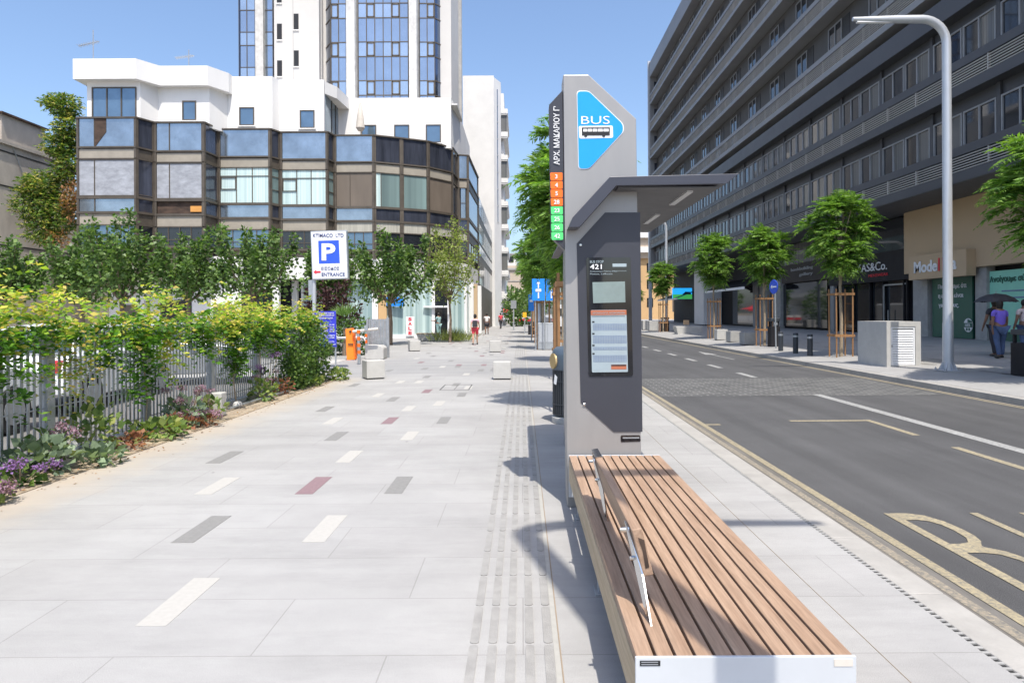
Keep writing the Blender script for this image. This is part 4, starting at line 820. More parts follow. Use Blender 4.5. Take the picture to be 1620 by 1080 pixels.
def hoop(label, pts, Y, bands=4):
    t = thing('guard_hoop', label, 'guard rail', (at(*pts[0],Y)[0],Y,0), 'orange and white striped guards')
    P = [Vector(at(x,y,Y)) for x,y in pts]; MB().tube(P, 0.05, 10).build('tube', M['galv'], t, smooth=True)
    for k in range(bands):
        z = 0.35+0.22*k; x = P[0].x + (P[1].x-P[0].x)*(z/max(P[1].z,0.1))
        MB().tube([(x,Y,z),(x+0.002,Y,z+0.11)],0.056,12).build('reflective_band', M['orange'], t, smooth=True)
    return t
hoop('orange banded guard post standing between the barrier and the concrete cube', [(568,574),(567,529),(566.5,524)], 22.3)
hoop('orange banded bent guard rail curving behind the barrier housing', [(580,562),(579.5,540),(575,533),(532,533)], 25.2, 3)
mp = thing('metal_screen', 'grey corrugated metal screen beside the car park exit', 'screen', (-5.35,25.6,0))
q = MB()
for k in range(12): 
    x = -5.72+k*0.055; q.box(x,25.55+(0.03 if k%2 else 0),0.05,x+0.05,25.58+(0.03 if k%2 else 0),1.45)
q.build('sheet', M['galv'], mp); MB().box(-5.05,25.5,0,-4.96,25.62,1.5).build('post', M['galv'], mp); MB().box(-5.80,25.5,0,-5.73,25.62,1.45).build('post', M['galv'], mp)
MB().tube([(-5.62,25.0,0),(-5.62,25.0,1.15)],0.03,8).build('stake', M['galv'], mp)
cbk = MB().prism(roundpoly([(-5.65,0),(-4.98,0),(-4.98,0.42),(-5.1,0.50),(-5.65,0.52)],0.05), 24.6, 25.3, 'y').build('concrete_block', M['concrete'], bevel=0.02); tag(cbk, 'low pale concrete block at the foot of the corrugated metal screen', 'concrete block')
jb = MB().box(-4.98,10.9,0.02,-4.80,11.1,0.40).build('cable_box', M['concrete'], bevel=0.02); tag(jb, 'small pale box on the ground halfway along the fence foot', 'cable box')
# ---------------------------------------------------------------- glass and render corner building (left)
OB = thing('office_building', 'low corner office block with stepped bronze and blue glass bays and white top floor', 'building', (-15,46,0))
def seg(P0, P1):                           # matrix: u along P0->P1, n outwards (towards the street), z up
    P0, P1 = Vector((*P0,0)), Vector((*P1,0)); d = (P1-P0); Ln = d.length; d.normalize()
    n = Vector((d.y, -d.x, 0)); m = Matrix(((d.x, n.x, 0, P0.x),(d.y, n.y, 0, P0.y),(0,0,1,0),(0,0,0,1))); return m, Ln
path = [(-26.8,41.2),(-23.2,41.2),(-22.7,42.3),(-19.6,42.3),(-19.45,43.9),(-16.1,43.9),(-15.75,44.7),(-12.65,44.7),(-12.45,45.6),(-9.8,45.6),(-8.1,46.4),(-6.4,47.3),(-4.9,49.2),(-4.75,51.4),(-3.95,51.6),(-3.75,60.0)]
# per segment: (upper window style, mullions)
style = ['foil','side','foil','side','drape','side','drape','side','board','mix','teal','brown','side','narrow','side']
ZR = dict(top=(11.84,13.56), tr=(11.12,11.68), w1=(8.83,11.06), s2=(7.92,8.66), tr2=(7.12,7.76), w2=(5.95,7.06))
def pane(name, m, seg_m, u0,u1,z0,z1, n=-0.03, th=0.04, mul=None, parent=OB, fr=0.045):
    q = MB(); q.m = seg_m; q.box(u0,n-th,z0,u1,n,z1); o = q.build(name, m, parent)
    if mul is not None:
        f = MB(); f.m = seg_m
        for u in mul.get('v',[]): f.box(u-fr/2,n-0.01,z0,u+fr/2,n+0.045,z1)
        for z in mul.get('h',[]): f.box(u0,n-0.01,z-fr/2,u1,n+0.040,z+fr/2)
        for (a,b,c,d) in mul.get('box',[]):
            f.box(a,n-0.01,c,b,n+0.06,c+fr); f.box(a,n-0.01,d-fr,b,n+0.06,d); f.box(a,n-0.01,c+fr,a+fr,n+0.06,d-fr); f.box(b-fr,n-0.01,c+fr,b,n+0.06,d-fr)
        if f.v: f.build('mullions', M['bronze'], o)
    return o
core = [(x-0.27, y+0.27) for x, y in path]; core = core + [(-4.2,64),(-27,64)]
q = MB(); q.prism([(x+(0.45 if i == 0 else 0), y) for i,(x,y) in enumerate(core)], 3.9, 13.45, 'z'); q.build('inner_wall', M['brown'], OB)
fm = MB()
for i in range(len(path)-1):
    m_, Ln = seg(path[i], path[i+1]); fm.m = m_
    low = i >= 13
    for z, t_, o_ in ((13.56,0.09,0.07),(11.78,0.10,0.05),(11.09,0.06,0.03),(8.75,0.16,0.05),(7.84,0.14,0.05),(7.09,0.07,0.03),(5.86,0.14,0.04)):
        if z < 6.5 and i > 13: continue
        fm.box(-0.02*o_,-0.22,z-t_/2,Ln+0.02*o_,o_,z+t_/2)
    fm.box(0,-0.20,5.3,0.13,0.03,13.515); fm.box(Ln-0.13,-0.20,5.3,Ln,0.03,13.515)
fm.m = None
fm.build('bay_frame', M['bronze'], OB)
for i in range(len(path)-1):
    m_, Ln = seg(path[i], path[i+1]); st = style[i]; a, b = 0.14, Ln-0.14
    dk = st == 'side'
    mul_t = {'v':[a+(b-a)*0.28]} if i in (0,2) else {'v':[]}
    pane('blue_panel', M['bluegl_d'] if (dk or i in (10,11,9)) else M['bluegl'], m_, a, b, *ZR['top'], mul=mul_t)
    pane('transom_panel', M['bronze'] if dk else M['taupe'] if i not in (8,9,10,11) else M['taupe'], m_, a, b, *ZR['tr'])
    z0, z1 = ZR['w1']
    if st == 'foil': pane('foil_window', M['foil'], m_, a, b, z0, z1, mul={'v':[a+(b-a)*0.28],'h':[z0+0.03,z1-0.03]})
    elif st == 'drape': 
        w_ = (b-a)/3
        pane('blind_window', M['drape'], m_, a, b, z0, z1, mul={'v':[a+w_,a+2*w_],'h':[z1-0.52],'box':[(a+0.02,a+w_-0.03,z0+0.85,z1-0.58)]})
    elif st == 'board': pane('boarded_window', M['brown'], m_, a, b, z0, z1, mul={'v':[a+(b-a)*0.38]})
    elif st == 'mix': 
        pane('curtained_window', M['drape_d'], m_, a+0.32, b, z0, z1, mul={'v':[a+0.32]}); pane('white_blind', M['drape'], m_, a, a+0.3, z0, z1)
    elif st == 'teal': pane('curtained_window', M['drape_d'], m_, a, b, z0, z1, mul={'v':[a]})
    elif st == 'brown': pane('boarded_window', M['brown'], m_, a, b, z0, z1)
    elif st == 'narrow': pane('blue_window', M['bluegl'], m_, a+0.1, b-0.1, z0, z1, mul={'h':[(z0+z1)/2]})
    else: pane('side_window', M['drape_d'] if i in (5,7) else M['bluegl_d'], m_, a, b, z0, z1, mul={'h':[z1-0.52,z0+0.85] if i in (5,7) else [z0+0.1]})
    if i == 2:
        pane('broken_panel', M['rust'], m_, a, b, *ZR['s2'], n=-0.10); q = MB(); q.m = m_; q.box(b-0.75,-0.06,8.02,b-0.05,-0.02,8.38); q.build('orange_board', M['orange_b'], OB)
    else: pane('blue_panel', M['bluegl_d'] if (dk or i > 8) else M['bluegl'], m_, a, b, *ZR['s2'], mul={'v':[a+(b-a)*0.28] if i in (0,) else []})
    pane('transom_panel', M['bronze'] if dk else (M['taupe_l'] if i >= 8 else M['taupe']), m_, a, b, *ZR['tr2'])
    z0, z1 = ZR['w2']
    pane('lower_window', M['glass_b'] if i % 4 == 0 and not dk else M['glass'], m_, a, b, z0, z1, mul={'v':[a+(b-a)*k/4 for k in (1,2,3)] if Ln > 2 else [],'h':[z0+0.35]})
# the dark hole in the first blue panel
m_, Ln = seg(path[0], path[1]); q = MB(); q.m = m_; q.prism([(1.05,13.5),(1.78,13.5),(1.78,12.7),(1.15,11.86),(1.05,11.86)], -0.02, -0.005, 'y'); q.build('broken_hole', M['rust'], OB)
# stepped third part down the side street, lower roof
q = MB(); q.prism([(-4.4,60.2),(-3.72,60.2),(-3.62,90),(-4.4,90)], 0, 11.9, 'z'); q.build('side_wing', M['bronze'], OB)
for k in range(9):
    m_, Ln = seg((-3.72+k*0.01,60.2+k*3.3), (-3.71+k*0.01,60.2+(k+1)*3.3))
    for z0,z1,mm in ((10.4,11.9,'bluegl'),(8.0,9.6,'drape_d'),(6.9,7.7,'bluegl'),(4.2,6.2,'glass')): pane('side_panel', M[mm], m_, 0.12, Ln-0.1, z0, z1, n=0.03)
m_, Ln = seg((-4.55,60.1),(-3.72,60.1)); q = MB(); q.m = m_; q.box(0,-0.3,0,Ln,0,11.95); q.build('wing_end', M['bronze'], OB)
pane('wing_window', M['bluegl_d'], m_, 0.08, Ln-0.05, 10.3, 11.8, n=0.03); pane('wing_window', M['glass'], m_, 0.08, Ln-0.05, 7.5, 9.6, n=0.03); pane('wing_panel', M['taupe'], m_, 0.08, Ln-0.05, 9.7, 10.2, n=0.03)
# white top floor: stepped volume with deep cornices on the two left bays
tf = [(-26.5,41.75),(-23.25,41.75),(-22.75,42.9),(-19.55,42.9),(-19.0,44.3),(-16.1,44.3),(-15.9,45.0),(-12.95,45.0),(-12.6,48.6),(-4.95,48.6),(-4.7,52.2),(-4.7,63),(-26.5,63)]
q = MB(); q.prism(tf[:8]+[(-12.95,63),(-26.5,63)], 13.4, 17.08, 'z'); q.build('top_floor_wall', M['white'], OB)
q = MB(); q.prism([(-12.949,48.6),(-4.95,48.6),(-4.7,52.2),(-4.7,63),(-12.949,63)], 13.4, 17.0, 'z'); q.build('top_floor_wall', M['white'], OB)
q = MB(); q.prism([(-27.0,41.2),(-23.2,41.2),(-22.4,42.45),(-19.45,42.45),(-18.7,43.8),(-18.7,44.5),(-27.0,44.5)], 15.9, 17.12, 'z'); q.build('cornice', M['white'], OB)
q = MB(); q.prism([(-12.93,45.1),(-12.4,46.2),(-12.2,48.58),(-12.93,48.58)], 16.2, 17.0, 'z'); q.build('corner_cornice', M['white'], OB)
q = MB(); q.box(-4.93,48.7,16.5,-4.5,53,16.6); q.build('side_ledge', M['offwhite'], OB)
def topwin(x0,x1,y,z0,z1,n=1):
    q = MB(); q.box(x0,y-0.02,z0,x1,y-0.003,z1); o = q.build('top_window', M['glass_b'], OB)
    f = MB(); t = 0.07
    for k in range(n+1):
        xx = x0+(x1-x0)*k/n; f.box(xx-t/2,y-0.06,z0,xx+t/2,y-0.021,z1)
    f.box(x0-t/2,y-0.06,z1,x1+t/2,y-0.021,z1+t); f.box(x0-t/2,y-0.06,z0-t,x1+t/2,y-0.021,z0); f.build('window_frame', M['bronze'], o)
    q = MB(); q.box(x0-0.12,y-0.10,z0-0.14,x1+0.12,y-0.021,z0-0.072); q.build('sill', M['white'], o)
topwin(-26.15,-23.5,41.75,13.75,15.5,3); topwin(-21.2,-20.4,42.9,13.9,15.0); topwin(-18.2,-17.3,44.3,13.95,15.0); topwin(-14.5,-13.6,45.0,13.95,15.0)
for x in (-11.3,-8.95,-6.7): topwin(x,x+1.0,48.6,13.85,15.0)
# glazed corner door
m_, Ln = seg((-12.94,45.1),(-12.94,48.5)); pane('corner_glazing', M['glass_b'], m_, 0.2, Ln-0.1, 13.5, 16.2, n=0.02, mul={'v':[1.6,2.6]})
pr_ = MB(); pr_.tube([(-11.0,46.9,13.6),(-11.0,46.9,16.0)], 0.03, 8); pr_.lathe([(0.16,14.2),(0.30,14.4),(0.22,15.2),(0.06,16.1)], (-11.0,46.9,0), 14)
o = pr_.build('closed_parasol', M['parasol']); tag(o, 'closed cream parasol standing on the white roof terrace', 'parasol')
# ground floor: columns, shop glass with curtains, fascia
gf = [(-26.9,42.6),(-12.6,46.2),(-9.8,46.4),(-4.9,47.0)]
q = MB(); q.prism([(-26.9,41.6),(-12.5,45.2),(-9.7,45.7),(-7.8,46.6),(-5.0,49.1),(-3.9,51.7),(-3.8,60),(-5,64),(-26.9,64)], 3.95, 5.35, 'z'); q.build('fascia', M['offwhite'], OB)
q = MB(); q.prism([(-26,44.5),(-13,47.5),(-9.2,46.9),(-5.2,50.2),(-4.6,60),(-26,62)], 0, 3.94, 'z'); q.build('ground_floor_core', M['dark'], OB)
def shopglass(P0, P1, mm, posts, z0=0.25, z1=3.9):
    m_, Ln = seg(P0, P1); o = pane('shop_window', M[mm], m_, 0.05, Ln-0.05, z0, z1, n=0)
    q = MB(); q.m = m_
    q.box(0,-0.05,0,Ln,0.08,z0)
    for u in posts: q.box(u-0.07,-0.05,z0,u+0.07,0.06,z1)
    q.box(0,-0.05,2.75,Ln,0.05,2.85) if 0 else None
    q.build('shop_window_frame', M['sign_w'], o); return m_, Ln
shopglass((-14.9,46.3),(-9.9,46.1),'drape_g',[0.05,2.4,4.9])
m1, L1 = shopglass((-9.3,46.0),(-5.95,46.3),'drape_g',[0.0,3.3])
m2, L2 = shopglass((-4.9,46.6),(-3.9,47.3),'drape_g',[0.0,1.2])
shopglass((-3.85,47.4),(-3.7,59.5),'drape_g',[0.0,2.4,4.8,7.2,9.6,12.0])
m_, Ln = shopglass((-5.95,46.3),(-4.95,46.55),'glass',[0.0,1.0],0.12)
q = MB(); q.box(-6.6,46.0,2.05,-4.85,46.2,2.17); q.build('door_head', M['sign_w'], OB)
q = MB(); q.box(-9.90,45.75,0,-9.62,46.25,3.94); q.build('column', M['white'], OB)
q = MB(); q.box(-9.60,45.8,0,-9.05,46.1,3.0); q.build('ochre_pier', M['ochre'], OB)
for x, y, mm, w_ in ((-15.3,46.0,'white',0.35),(-20.5,44.6,'white',0.4),(-24.2,43.4,'white',0.4),(-3.7,50.5,'white',0.3),(-3.65,53.5,'tan',0.4),(-3.6,57,'white',0.5)):
    MB().box(x-w_/2,y,0,x+w_/2,y+0.4,3.94).build('column', M[mm], OB)
MB().box(-26.5,43.9,0,-15.6,44.2,3.94).build('ground_floor_wall', M['offwhite'], OB)
for x0,x1,z0,z1,mm in ((-25.6,-23.9,0,2.3,'brown'),(-23.2,-21.2,0.9,2.6,'glass'),(-19.8,-18.4,0,2.3,'brown'),(-18.0,-16.0,0.2,3.2,'glass')): MB().box(x0,43.86,z0,x1,43.89,z1).build('ground_floor_door', M[mm], OB)
q = MB().box(-9.05,45.72,2.15,-7.9,45.76,2.75).build('blue_plate', M['traffic_blue'], OB)
# SALE poster and shop figure
sp = MB().box(-7.75,45.82,0.15,-7.2,45.86,1.45).build('sale_poster', M['sign_w'])
tag(sp, 'narrow white poster with red vertical SALE letters in the shop window', 'poster')
for k, ch in enumerate('SALE'): lettering(ch, sp, M['red'], (-7.60, 45.80, 1.17-k*0.31), width=0.24, height=0.22, bold=0.03)
# roof aerials
def aerial(label, base, boom, mast=2.2):
    t = thing('roof_aerial', label, 'aerial', base); MB().tube([(0,0,0),(0,0,mast)],0.03,6).build('mast', M['galv'], t, w=False)
    q = MB(); q.tube([(-boom*0.7,0,mast*0.72),(boom*0.3,0,mast*0.80)],0.025,6)
    for k in range(9): x = -boom*0.7+boom*k/9; z = mast*0.72+mast*0.08*k/9; q.tube([(x,-0.25,z),(x,0.25,z)],0.012,5); q.tube([(x,0,z-0.10),(x,0,z+0.10)],0.012,5)
    q.build('boom', M['galv'], t, w=False)
    return t
aerial('thin television aerial on the roof above the leftmost white cornice', (-27.2,43.5,16.2), 1.3, 3.6); aerial('short slanting television aerial on the second white roof step', (-21.6,44.5,17.0), 1.2, 1.9)

# ---------------------------------------------------------------- glass tower
TW = thing('tower_block', 'tall tower of mirrored blue glass bays between pale stone columns', 'building', (-15,70,0))
TY = 62; px = lambda x, Y=TY: (x-825)*Y/1080
def glassbay(x0, x1, Y, cols, openers=(), m='towergl', z1=46, parent=TW, P=None):
    P0 = P[0] if P else (px(x0,Y), Y); P1 = P[1] if P else (px(x1,Y), Y); m_, Ln = seg(P0, P1)
    q = MB(); q.m = m_; q.box(0,-0.15,10,Ln,0,z1); lt = q; q.k = 0
    f = MB(); f.m = m_
    z = 21.4
    while z > 13: z -= 3.5
    while z < z1:
        for zz in (z, z+1.32): f.box(0,-0.01,zz-0.04,Ln,0.05,zz+0.04)
        for k in range(cols+1): u = Ln*k/cols; f.box(max(0,u-0.035),-0.01,z-0.0,min(Ln,u+0.035),0.045,min(z+3.5,z1))
        if not dkbay(m):
            for k in range(cols):
                if random.random() < 0.6 or k in openers: lt.k = 1; lt.box(Ln*k/cols+0.05,0.002,z+0.05,Ln*(k+1)/cols-0.05,0.012,z+1.27)
        for k in openers:
            a, b = Ln*k/cols+0.04, Ln*(k+1)/cols-0.04
            f.box(a,0,z+0.06,a+0.08,0.07,z+1.26); f.box(b-0.08,0,z+0.06,b,0.07,z+1.26); f.box(a,0,z+0.06,b,0.07,z+0.14); f.box(a,0,z+1.18,b,0.07,z+1.26)
        z += 3.5
    q.k = 1; o = q.build('glass_bay', [M[m], M['towergl_l']], parent)
    f.build('glazing_bars', M['bronze'], o)
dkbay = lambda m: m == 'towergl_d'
q = MB(); q.prism([(px(436),TY+0.6),(px(508),TY+0.6),(px(508),TY+1.2),(px(550),TY+0.7),(px(715),TY+0.5),(px(722),TY+3.5),(-8.2,90),(px(380),90),(px(376),TY+9),(px(436),TY+6)], 10, 46, 'z'); q.build('core', M['tower_w'], TW)
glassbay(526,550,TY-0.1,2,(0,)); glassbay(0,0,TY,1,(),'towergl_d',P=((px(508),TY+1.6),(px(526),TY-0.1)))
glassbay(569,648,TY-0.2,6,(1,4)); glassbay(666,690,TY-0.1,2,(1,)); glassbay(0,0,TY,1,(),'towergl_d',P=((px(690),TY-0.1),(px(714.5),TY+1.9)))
for x0,x1 in ((550,569),(648,666)):
    q = MB(); q.prism([(px(x0),TY+0.45),(px(x0+3),TY-0.7),(px(x1-3),TY-0.7),(px(x1),TY+0.45)], 10, 46, 'z'); q.build('stone_column', M['tower_s'], TW)
for x0,x1,Y in ((715,722,64.5),(722.5,732,66.5)): MB().box(px(x0,Y),Y,10,px(x1,Y),Y+1,46).build('stone_column', M['tower_s'], TW)
MB().box(px(436),TY,10,px(507),TY+0.59,46).build('stair_wall', M['tower_w'], TW)
MB().box(px(466)-0.02,TY-0.012,10,px(466)+0.02,TY-0.001,46).build('wall_joint', M['concrete_g'], TW)
for k in range(7):
    for xc, zo in ((px(444.5),16.55),(px(471),17.45)):
        z = zo+k*3.33
        o = MB().box(xc-0.22,TY-0.035,z,xc+0.22,TY-0.014,z+1.45).build('stair_window', M['dark'], TW); MB().box(xc-0.26,TY-0.09,z-0.09,xc+0.26,TY-0.013,z-0.002).build('sill', M['offwhite'], o)
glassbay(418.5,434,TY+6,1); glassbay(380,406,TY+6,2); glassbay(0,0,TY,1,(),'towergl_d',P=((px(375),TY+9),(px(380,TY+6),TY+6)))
MB().box(px(406,TY+5.4),TY+5.4,10,px(418.5,TY+5.4),TY+6.4,46).build('stone_column', M['tower_s'], TW)
# white slab building down the street
WS = thing('white_slab_building', 'tall plain white slab building with side balconies, right of the glass tower', 'building', (-5,85,0))
X = lambda x, Y: (x-825)*Y/1080
MB().box(X(734,85),85,0,X(783,85),100,31.2).build('main_wall', M['offwhite'], WS)
q = MB(); q.prism([(X(783,85),85.01),(X(794,87),87),(X(795,96),99.9),(X(783,85),99.9)], 0, 31.0, 'z'); q.build('side_wall', M['offwhite'], WS)
m_, Ln = seg((X(783,85),85.01),(X(794,87),87)); q = MB(); q.m = m_; q.box(0.95,-0.1,13,1.15,0.02,29.8); q.build('stair_window', M['towergl_d'], WS)
q = MB(); q.m = m_
for k in range(8): q.box(0.9,0.021,13+k*2.1,1.2,0.05,13.12+k*2.1)
q.build('glazing_bars', M['concrete_g'], WS)
for k in range(9):
    z = 3.4+k*2.95; q = MB(); xa, xb = X(794,87), X(804,88)
    q.box(xa,87.3,z,xb,99,z+0.16); q.box(xa+0.01,87.25,z+0.17,xb+0.02,87.35,z+0.75); q.box(xb,87.36,z+0.17,xb+0.08,99,z+0.75)
    o = q.build('balcony', M['offwhite'], WS)
    if k % 2: MB().box(xa+0.02,87.5,z+0.8,xb-0.02,87.56,z+2.9).build('blind', M['curtain'], o)
MB().box(X(794,87)-0.25,88.2,3,X(794,87)+0.35,99,30).build('inner_wall', M['offwhite'], WS)
# awning and balconies at its foot
LB = thing('low_shop_house', 'low white shop house with balcony and awning below the white slab building', 'building', (-4.6,72,0))
MB().box(-5.6,91,0,-3.45,104,6.5).build('wall', M['offwhite'], LB); MB().box(-3.46,91.2,3.2,-2.9,98,3.35).build('balcony_slab', M['offwhite'], LB); MB().box(-3.0,91.2,3.36,-2.95,98,4.2).build('balcony_rail', M['galv'], LB)
q = MB().add([(-3.44,91,3.0),(-2.4,91,2.5),(-2.4,98,2.5),(-3.44,98,3.0)],[(0,1,2,3)]); q.build('awning', M['parasol'], LB); MB().box(-4.9,90.96,0.2,-3.7,90.99,2.4).build('shop_window', M['glass'], LB)
# beige building beyond
BB = thing('beige_building', 'distant beige building with a roof pavilion closing the left side of the street', 'building', (0,150,0))
MB().box(X(803,140),140,0,X(830,140),160,1.65+75*140/1080).build('main_wall', M['beige'], BB); MB().box(X(803,140),139.7,1.65+68*140/1080,X(831,140),140,1.65+71*140/1080).build('cornice', M['concrete_g'], BB)
MB().box(X(804,142),142,11.4,X(818,142),150,13.8).build('roof_pavilion', M['offwhite'], BB); MB().box(X(805,142),141.9,12.2,X(813,142),141.99,13.4).build('pavilion_window', M['glass'], BB); MB().box(X(803,142),141.5,13.81,X(820,142),151,14.0).build('pavilion_roof', M['concrete_g'], BB)
MB().box(X(803,140),139.9,1.65+50*140/1080,X(829,140),139.99,1.65+51*140/1080).build('string_course', M['concrete_g'], BB)
OH = thing('ochre_building', 'ochre and cream apartment block glimpsed under the canopy between totem and dark facade', 'building', (21,115,0))
MB().box(18.5,112,0,28,125,10.5).build('lower_wall', M['ochre'], OH); MB().box(18.3,111.6,10.5,28,125,16.2).build('upper_wall', M['beige'], OH)
for z in (11.4,13.8): MB().box(18.2,111,z,24,111.55,z+0.9).build('balcony', M['offwhite'], OH)
for z in (2.5,5.5,8.2): MB().box(20.6,111.95,z,21.6,111.99,z+1.5).build('window', M['glass'], OH)
ol = thing('concrete_building', 'weathered blank concrete side wall with rusty rooftop sheds at the far left', 'building', (-36,46,0))
q = MB(); q.prism([(30,0),(50.5,0),(50.5,12.6),(30,12.6)], -33.0, -50, 'x'); q.build('side_wall', M['old_con'], ol)
for z in (6.1,9.9,12.1): MB().box(-33.0,30,z,-32.97,50.5,z+0.09).build('floor_joint', M['drain'], ol)
MB().box(-33.0,30,12.601,-32.85,50.6,12.8).build('parapet', M['old_con'], ol)
MB().box(-36.5,41,12.81,-33.4,43.4,15.0).build('roof_shed', M['offwhite'], ol); MB().box(-36.5,43.8,12.81,-33.3,47.8,14.6).build('roof_shed', M['old_con'], ol); MB().box(-36.7,43.6,14.601,-33.1,48,14.72).build('shed_roof', M['rust'], ol); MB().box(-34.5,48.0,12.81,-33.2,50.3,13.5).build('roof_sheet', M['rust'], ol)
MB().tube([(-32.95,44.3,12.6),(-32.9,46.2,9),(-32.9,46.8,7.2)],0.03,6).build('cable', M['galv'], ol)
MB().box(-50,51,0,-34,75,9).build('rear_wall', M['old_con'], ol)

# ---------------------------------------------------------------- long grey office block (right)
GB = thing('grey_office_block', 'long dark grey office block with louvred balcony bands over street shops', 'building', (19,50,zr(18)))
F0, YE, YN = 15.5, 82.0, 6.0               # facade plane, far and near ends
MB().box(18.3,YN,zr(18)-0.2,34,YE,6.17).build('shop_storey', M['black'], GB)
MB().box(16.02,YN,6.20,34,YE,13.0).build('lower_block', M['grey_d'], GB)
MB().box(16.3,YN,13.01,34,YE-0.01,31.3).build('upper_block', M['wall_r'], GB)
MB().box(F0+0.02,YN,6.175,18.29,YE-0.02,6.199).build('arcade_soffit', M['soffit'], GB)
def band(name, m, z0, z1, x0=F0, x1=None, y1=YE): MB().box(x0,YN,z0,x1 or x0+0.35,y1,z1).build(name, m, GB)
fd, fl = M['grey_d'], M['grey_m']
for b0_ in (6.20, 9.27):
    z = b0_; MB().box(F0,YN,z,16.01,YE,z+0.36).build('band_edge', fd, GB); MB().box(F0,YN,z+0.93,16.01,YE,z+1.24).build('band_sill', fd, GB)
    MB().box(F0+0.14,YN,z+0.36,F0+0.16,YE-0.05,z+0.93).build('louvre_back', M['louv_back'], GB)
    q = MB()
    for k in range(6): q.box(F0+0.01,YN,z+0.385+k*0.093,F0+0.07,YE-0.05,z+0.412+k*0.093)
    y = YN
    while y < YE: q.box(F0+0.02,y,z+0.36,F0+0.11,y+0.05,z+0.93); y += 2.08
    q.build('louvre', M['grey_l'], GB)
MB().box(F0,YN,12.24,16.01,YE,13.05).build('parapet_fascia', fd, GB)
for k in range(5):
    z = 13.52 + 3.24*k
    MB().box(F0,YN,z,16.29,YE-0.3,z+0.27).build('balcony_slab', fl, GB); MB().box(F0,YN,z+0.95,F0+0.22,YE-0.3,z+1.20).build('balcony_rail', fl, GB)
    q = MB(); n_ = 7
    for j in range(n_): q.box(F0+0.03,YN,z+0.30+j*0.095,F0+0.09,YE-0.3,z+0.325+j*0.095)
    y = YN
    while y < YE-0.3: q.box(F0+0.05,y,z+0.27,F0+0.13,y+0.06,z+0.95); y += 2.08
    q.build('louvre', M['grey_l'], GB)
MB().box(F0,YN,29.75,17.5,YE,31.5).build('roof_fascia', fl, GB)
MB().box(F0-0.02,YE-0.29,6.16,17.2,YE+0.25,31.6).build('end_fin', M['grey_m'], GB); MB().box(F0-0.12,YE+0.26,0.2,F0+0.25,YE+0.55,31.9).build('edge_trim', M['lamp'], GB)
q = MB()
for k in range(6): q.box(16.0,YE-0.32,13.8+3.24*k,16.98,YE-0.30,13.0+3.24*(k+1)); 
q.build('end_screen', M['bluegl_d'], GB)
# recessed windows of the upper floors and strip windows of the lower ones: nearest 100 as parts, the rest in one
wu = MB(); wu.box(0.0,0,0,0.02,0.72,2.62); wu.k = 1; wu.box(0.0,0.85,0.45,0.015,2.25,2.62); wu.k = 2
for a in (0.80,1.52,2.25): wu.box(-0.04,a,0.42,0.0,a+0.06,2.65)
wu.box(-0.04,0.86,2.59,0.0,2.25,2.65)
wl = MB(); wl.k = 1; wl.box(0,0.06,0,0.02,1.66,1.28); wl.k = 2
for a in (0.0,0.82,1.64): wl.box(-0.05,a,0,0.0,a+0.07,1.34)
wl.box(-0.05,0.07,1.28,0.0,1.64,1.34)
wc = MB(); wc.k = 3; wc.box(0,0.06,0,0.02,0.82,1.28); wc.k = 1; wc.box(0,0.88,0,0.02,1.66,1.28); wc.k = 2
for a in (0.0,0.82,1.64): wc.box(-0.05,a,0,0.0,a+0.07,1.34)
wc.box(-0.05,0.07,1.28,0.0,1.64,1.34)
WM = [M['dark'], M['glass'], M['frame_w'], M['curtain']]
spots = []
for k in range(5):
    y = 8.5
    while y < YE-4: spots.append((wu, 16.28, y, 13.80+3.24*k)); y += 4.2
rw = random.Random(3)
for z in (7.46, 10.53):
    y = 8.0
    while y < YE-3:
        spots.append((wl if rw.random() < 0.5 else wc, 15.99, y, z)); spots.append((wc if rw.random() < 0.6 else wl, 15.99, y+1.78, z)); y += 3.72
def seen(s): return 825+1080*s[1]/max(s[2],1) < 1680
spots.sort(key=lambda s: (not seen(s), (s[2]**2+s[3]**2)))
protos = {}; rest = MB()
for i, (mb, x, y, z) in enumerate(spots):
    if i < 98:
        if id(mb) not in protos:
            o = mb.build('window', WM, GB, w=False); protos[id(mb)] = o
        else:
            o = protos[id(mb)].copy(); COL.objects.link(o)
        o.parent = GB; o.location = Vector((x,y,z)) - GB.location
    else:
        n0 = len(rest.v); rest.v += [(a+x,b+y,c+z) for a,b,c in mb.v]; rest.f += [tuple(j+n0 for j in f) for f in mb.f]; rest.mi += mb.mi; rest.k = 1
o = rest.build('window', WM, GB); o['kind'] = 'stuff'
y = 8.0-0.22
while y < YE:
    for z in (7.45,10.52): MB().box(15.93,y,z,16.01,y+0.17,z+(1.81 if z < 9 else 1.71)).build('facade_pier', M['grey_d'], GB)
    y += 3.72
# shops at street level: plane X = 18
SX0 = 18.25
TC = [YN, 31.6]
q = MB().box(17.72,YN,3.35,SX0,31.6,6.17); tan = q.build('tan_cladding', M['tan'], GB)
def shopbox(name, x0, x1, z0, z1, m, par, X=SX0, t=0.05):
    ya, yb = 1080*X/(x1-825), 1080*X/(x0-825)
    return MB().box(X-t,min(ya,yb),z0,X,max(ya,yb),z1).build(name, m, par)
def fascia(x0, x1, z0, z1, m, X, t, name): 
    ya, yb = 1080*X/(x1-825), 1080*X/(x0-825); return MB().box(X,ya,z0,X+t,yb,z1).build(name, m, GB)
Xs = 17.35
ms = fascia(1438,1529,3.02,4.06,M['tan'],Xs,0.38,'shop_sign')
def side_text(s, x0, x1, z, h, m, par, X, **k):
    ya, yb = 1080*X/(x1-825), 1080*X/(x0-825)
    return lettering(s, par, m, (X-0.02, yb, z), axes='left', width=yb-ya, height=h, ext=0.02, **k)
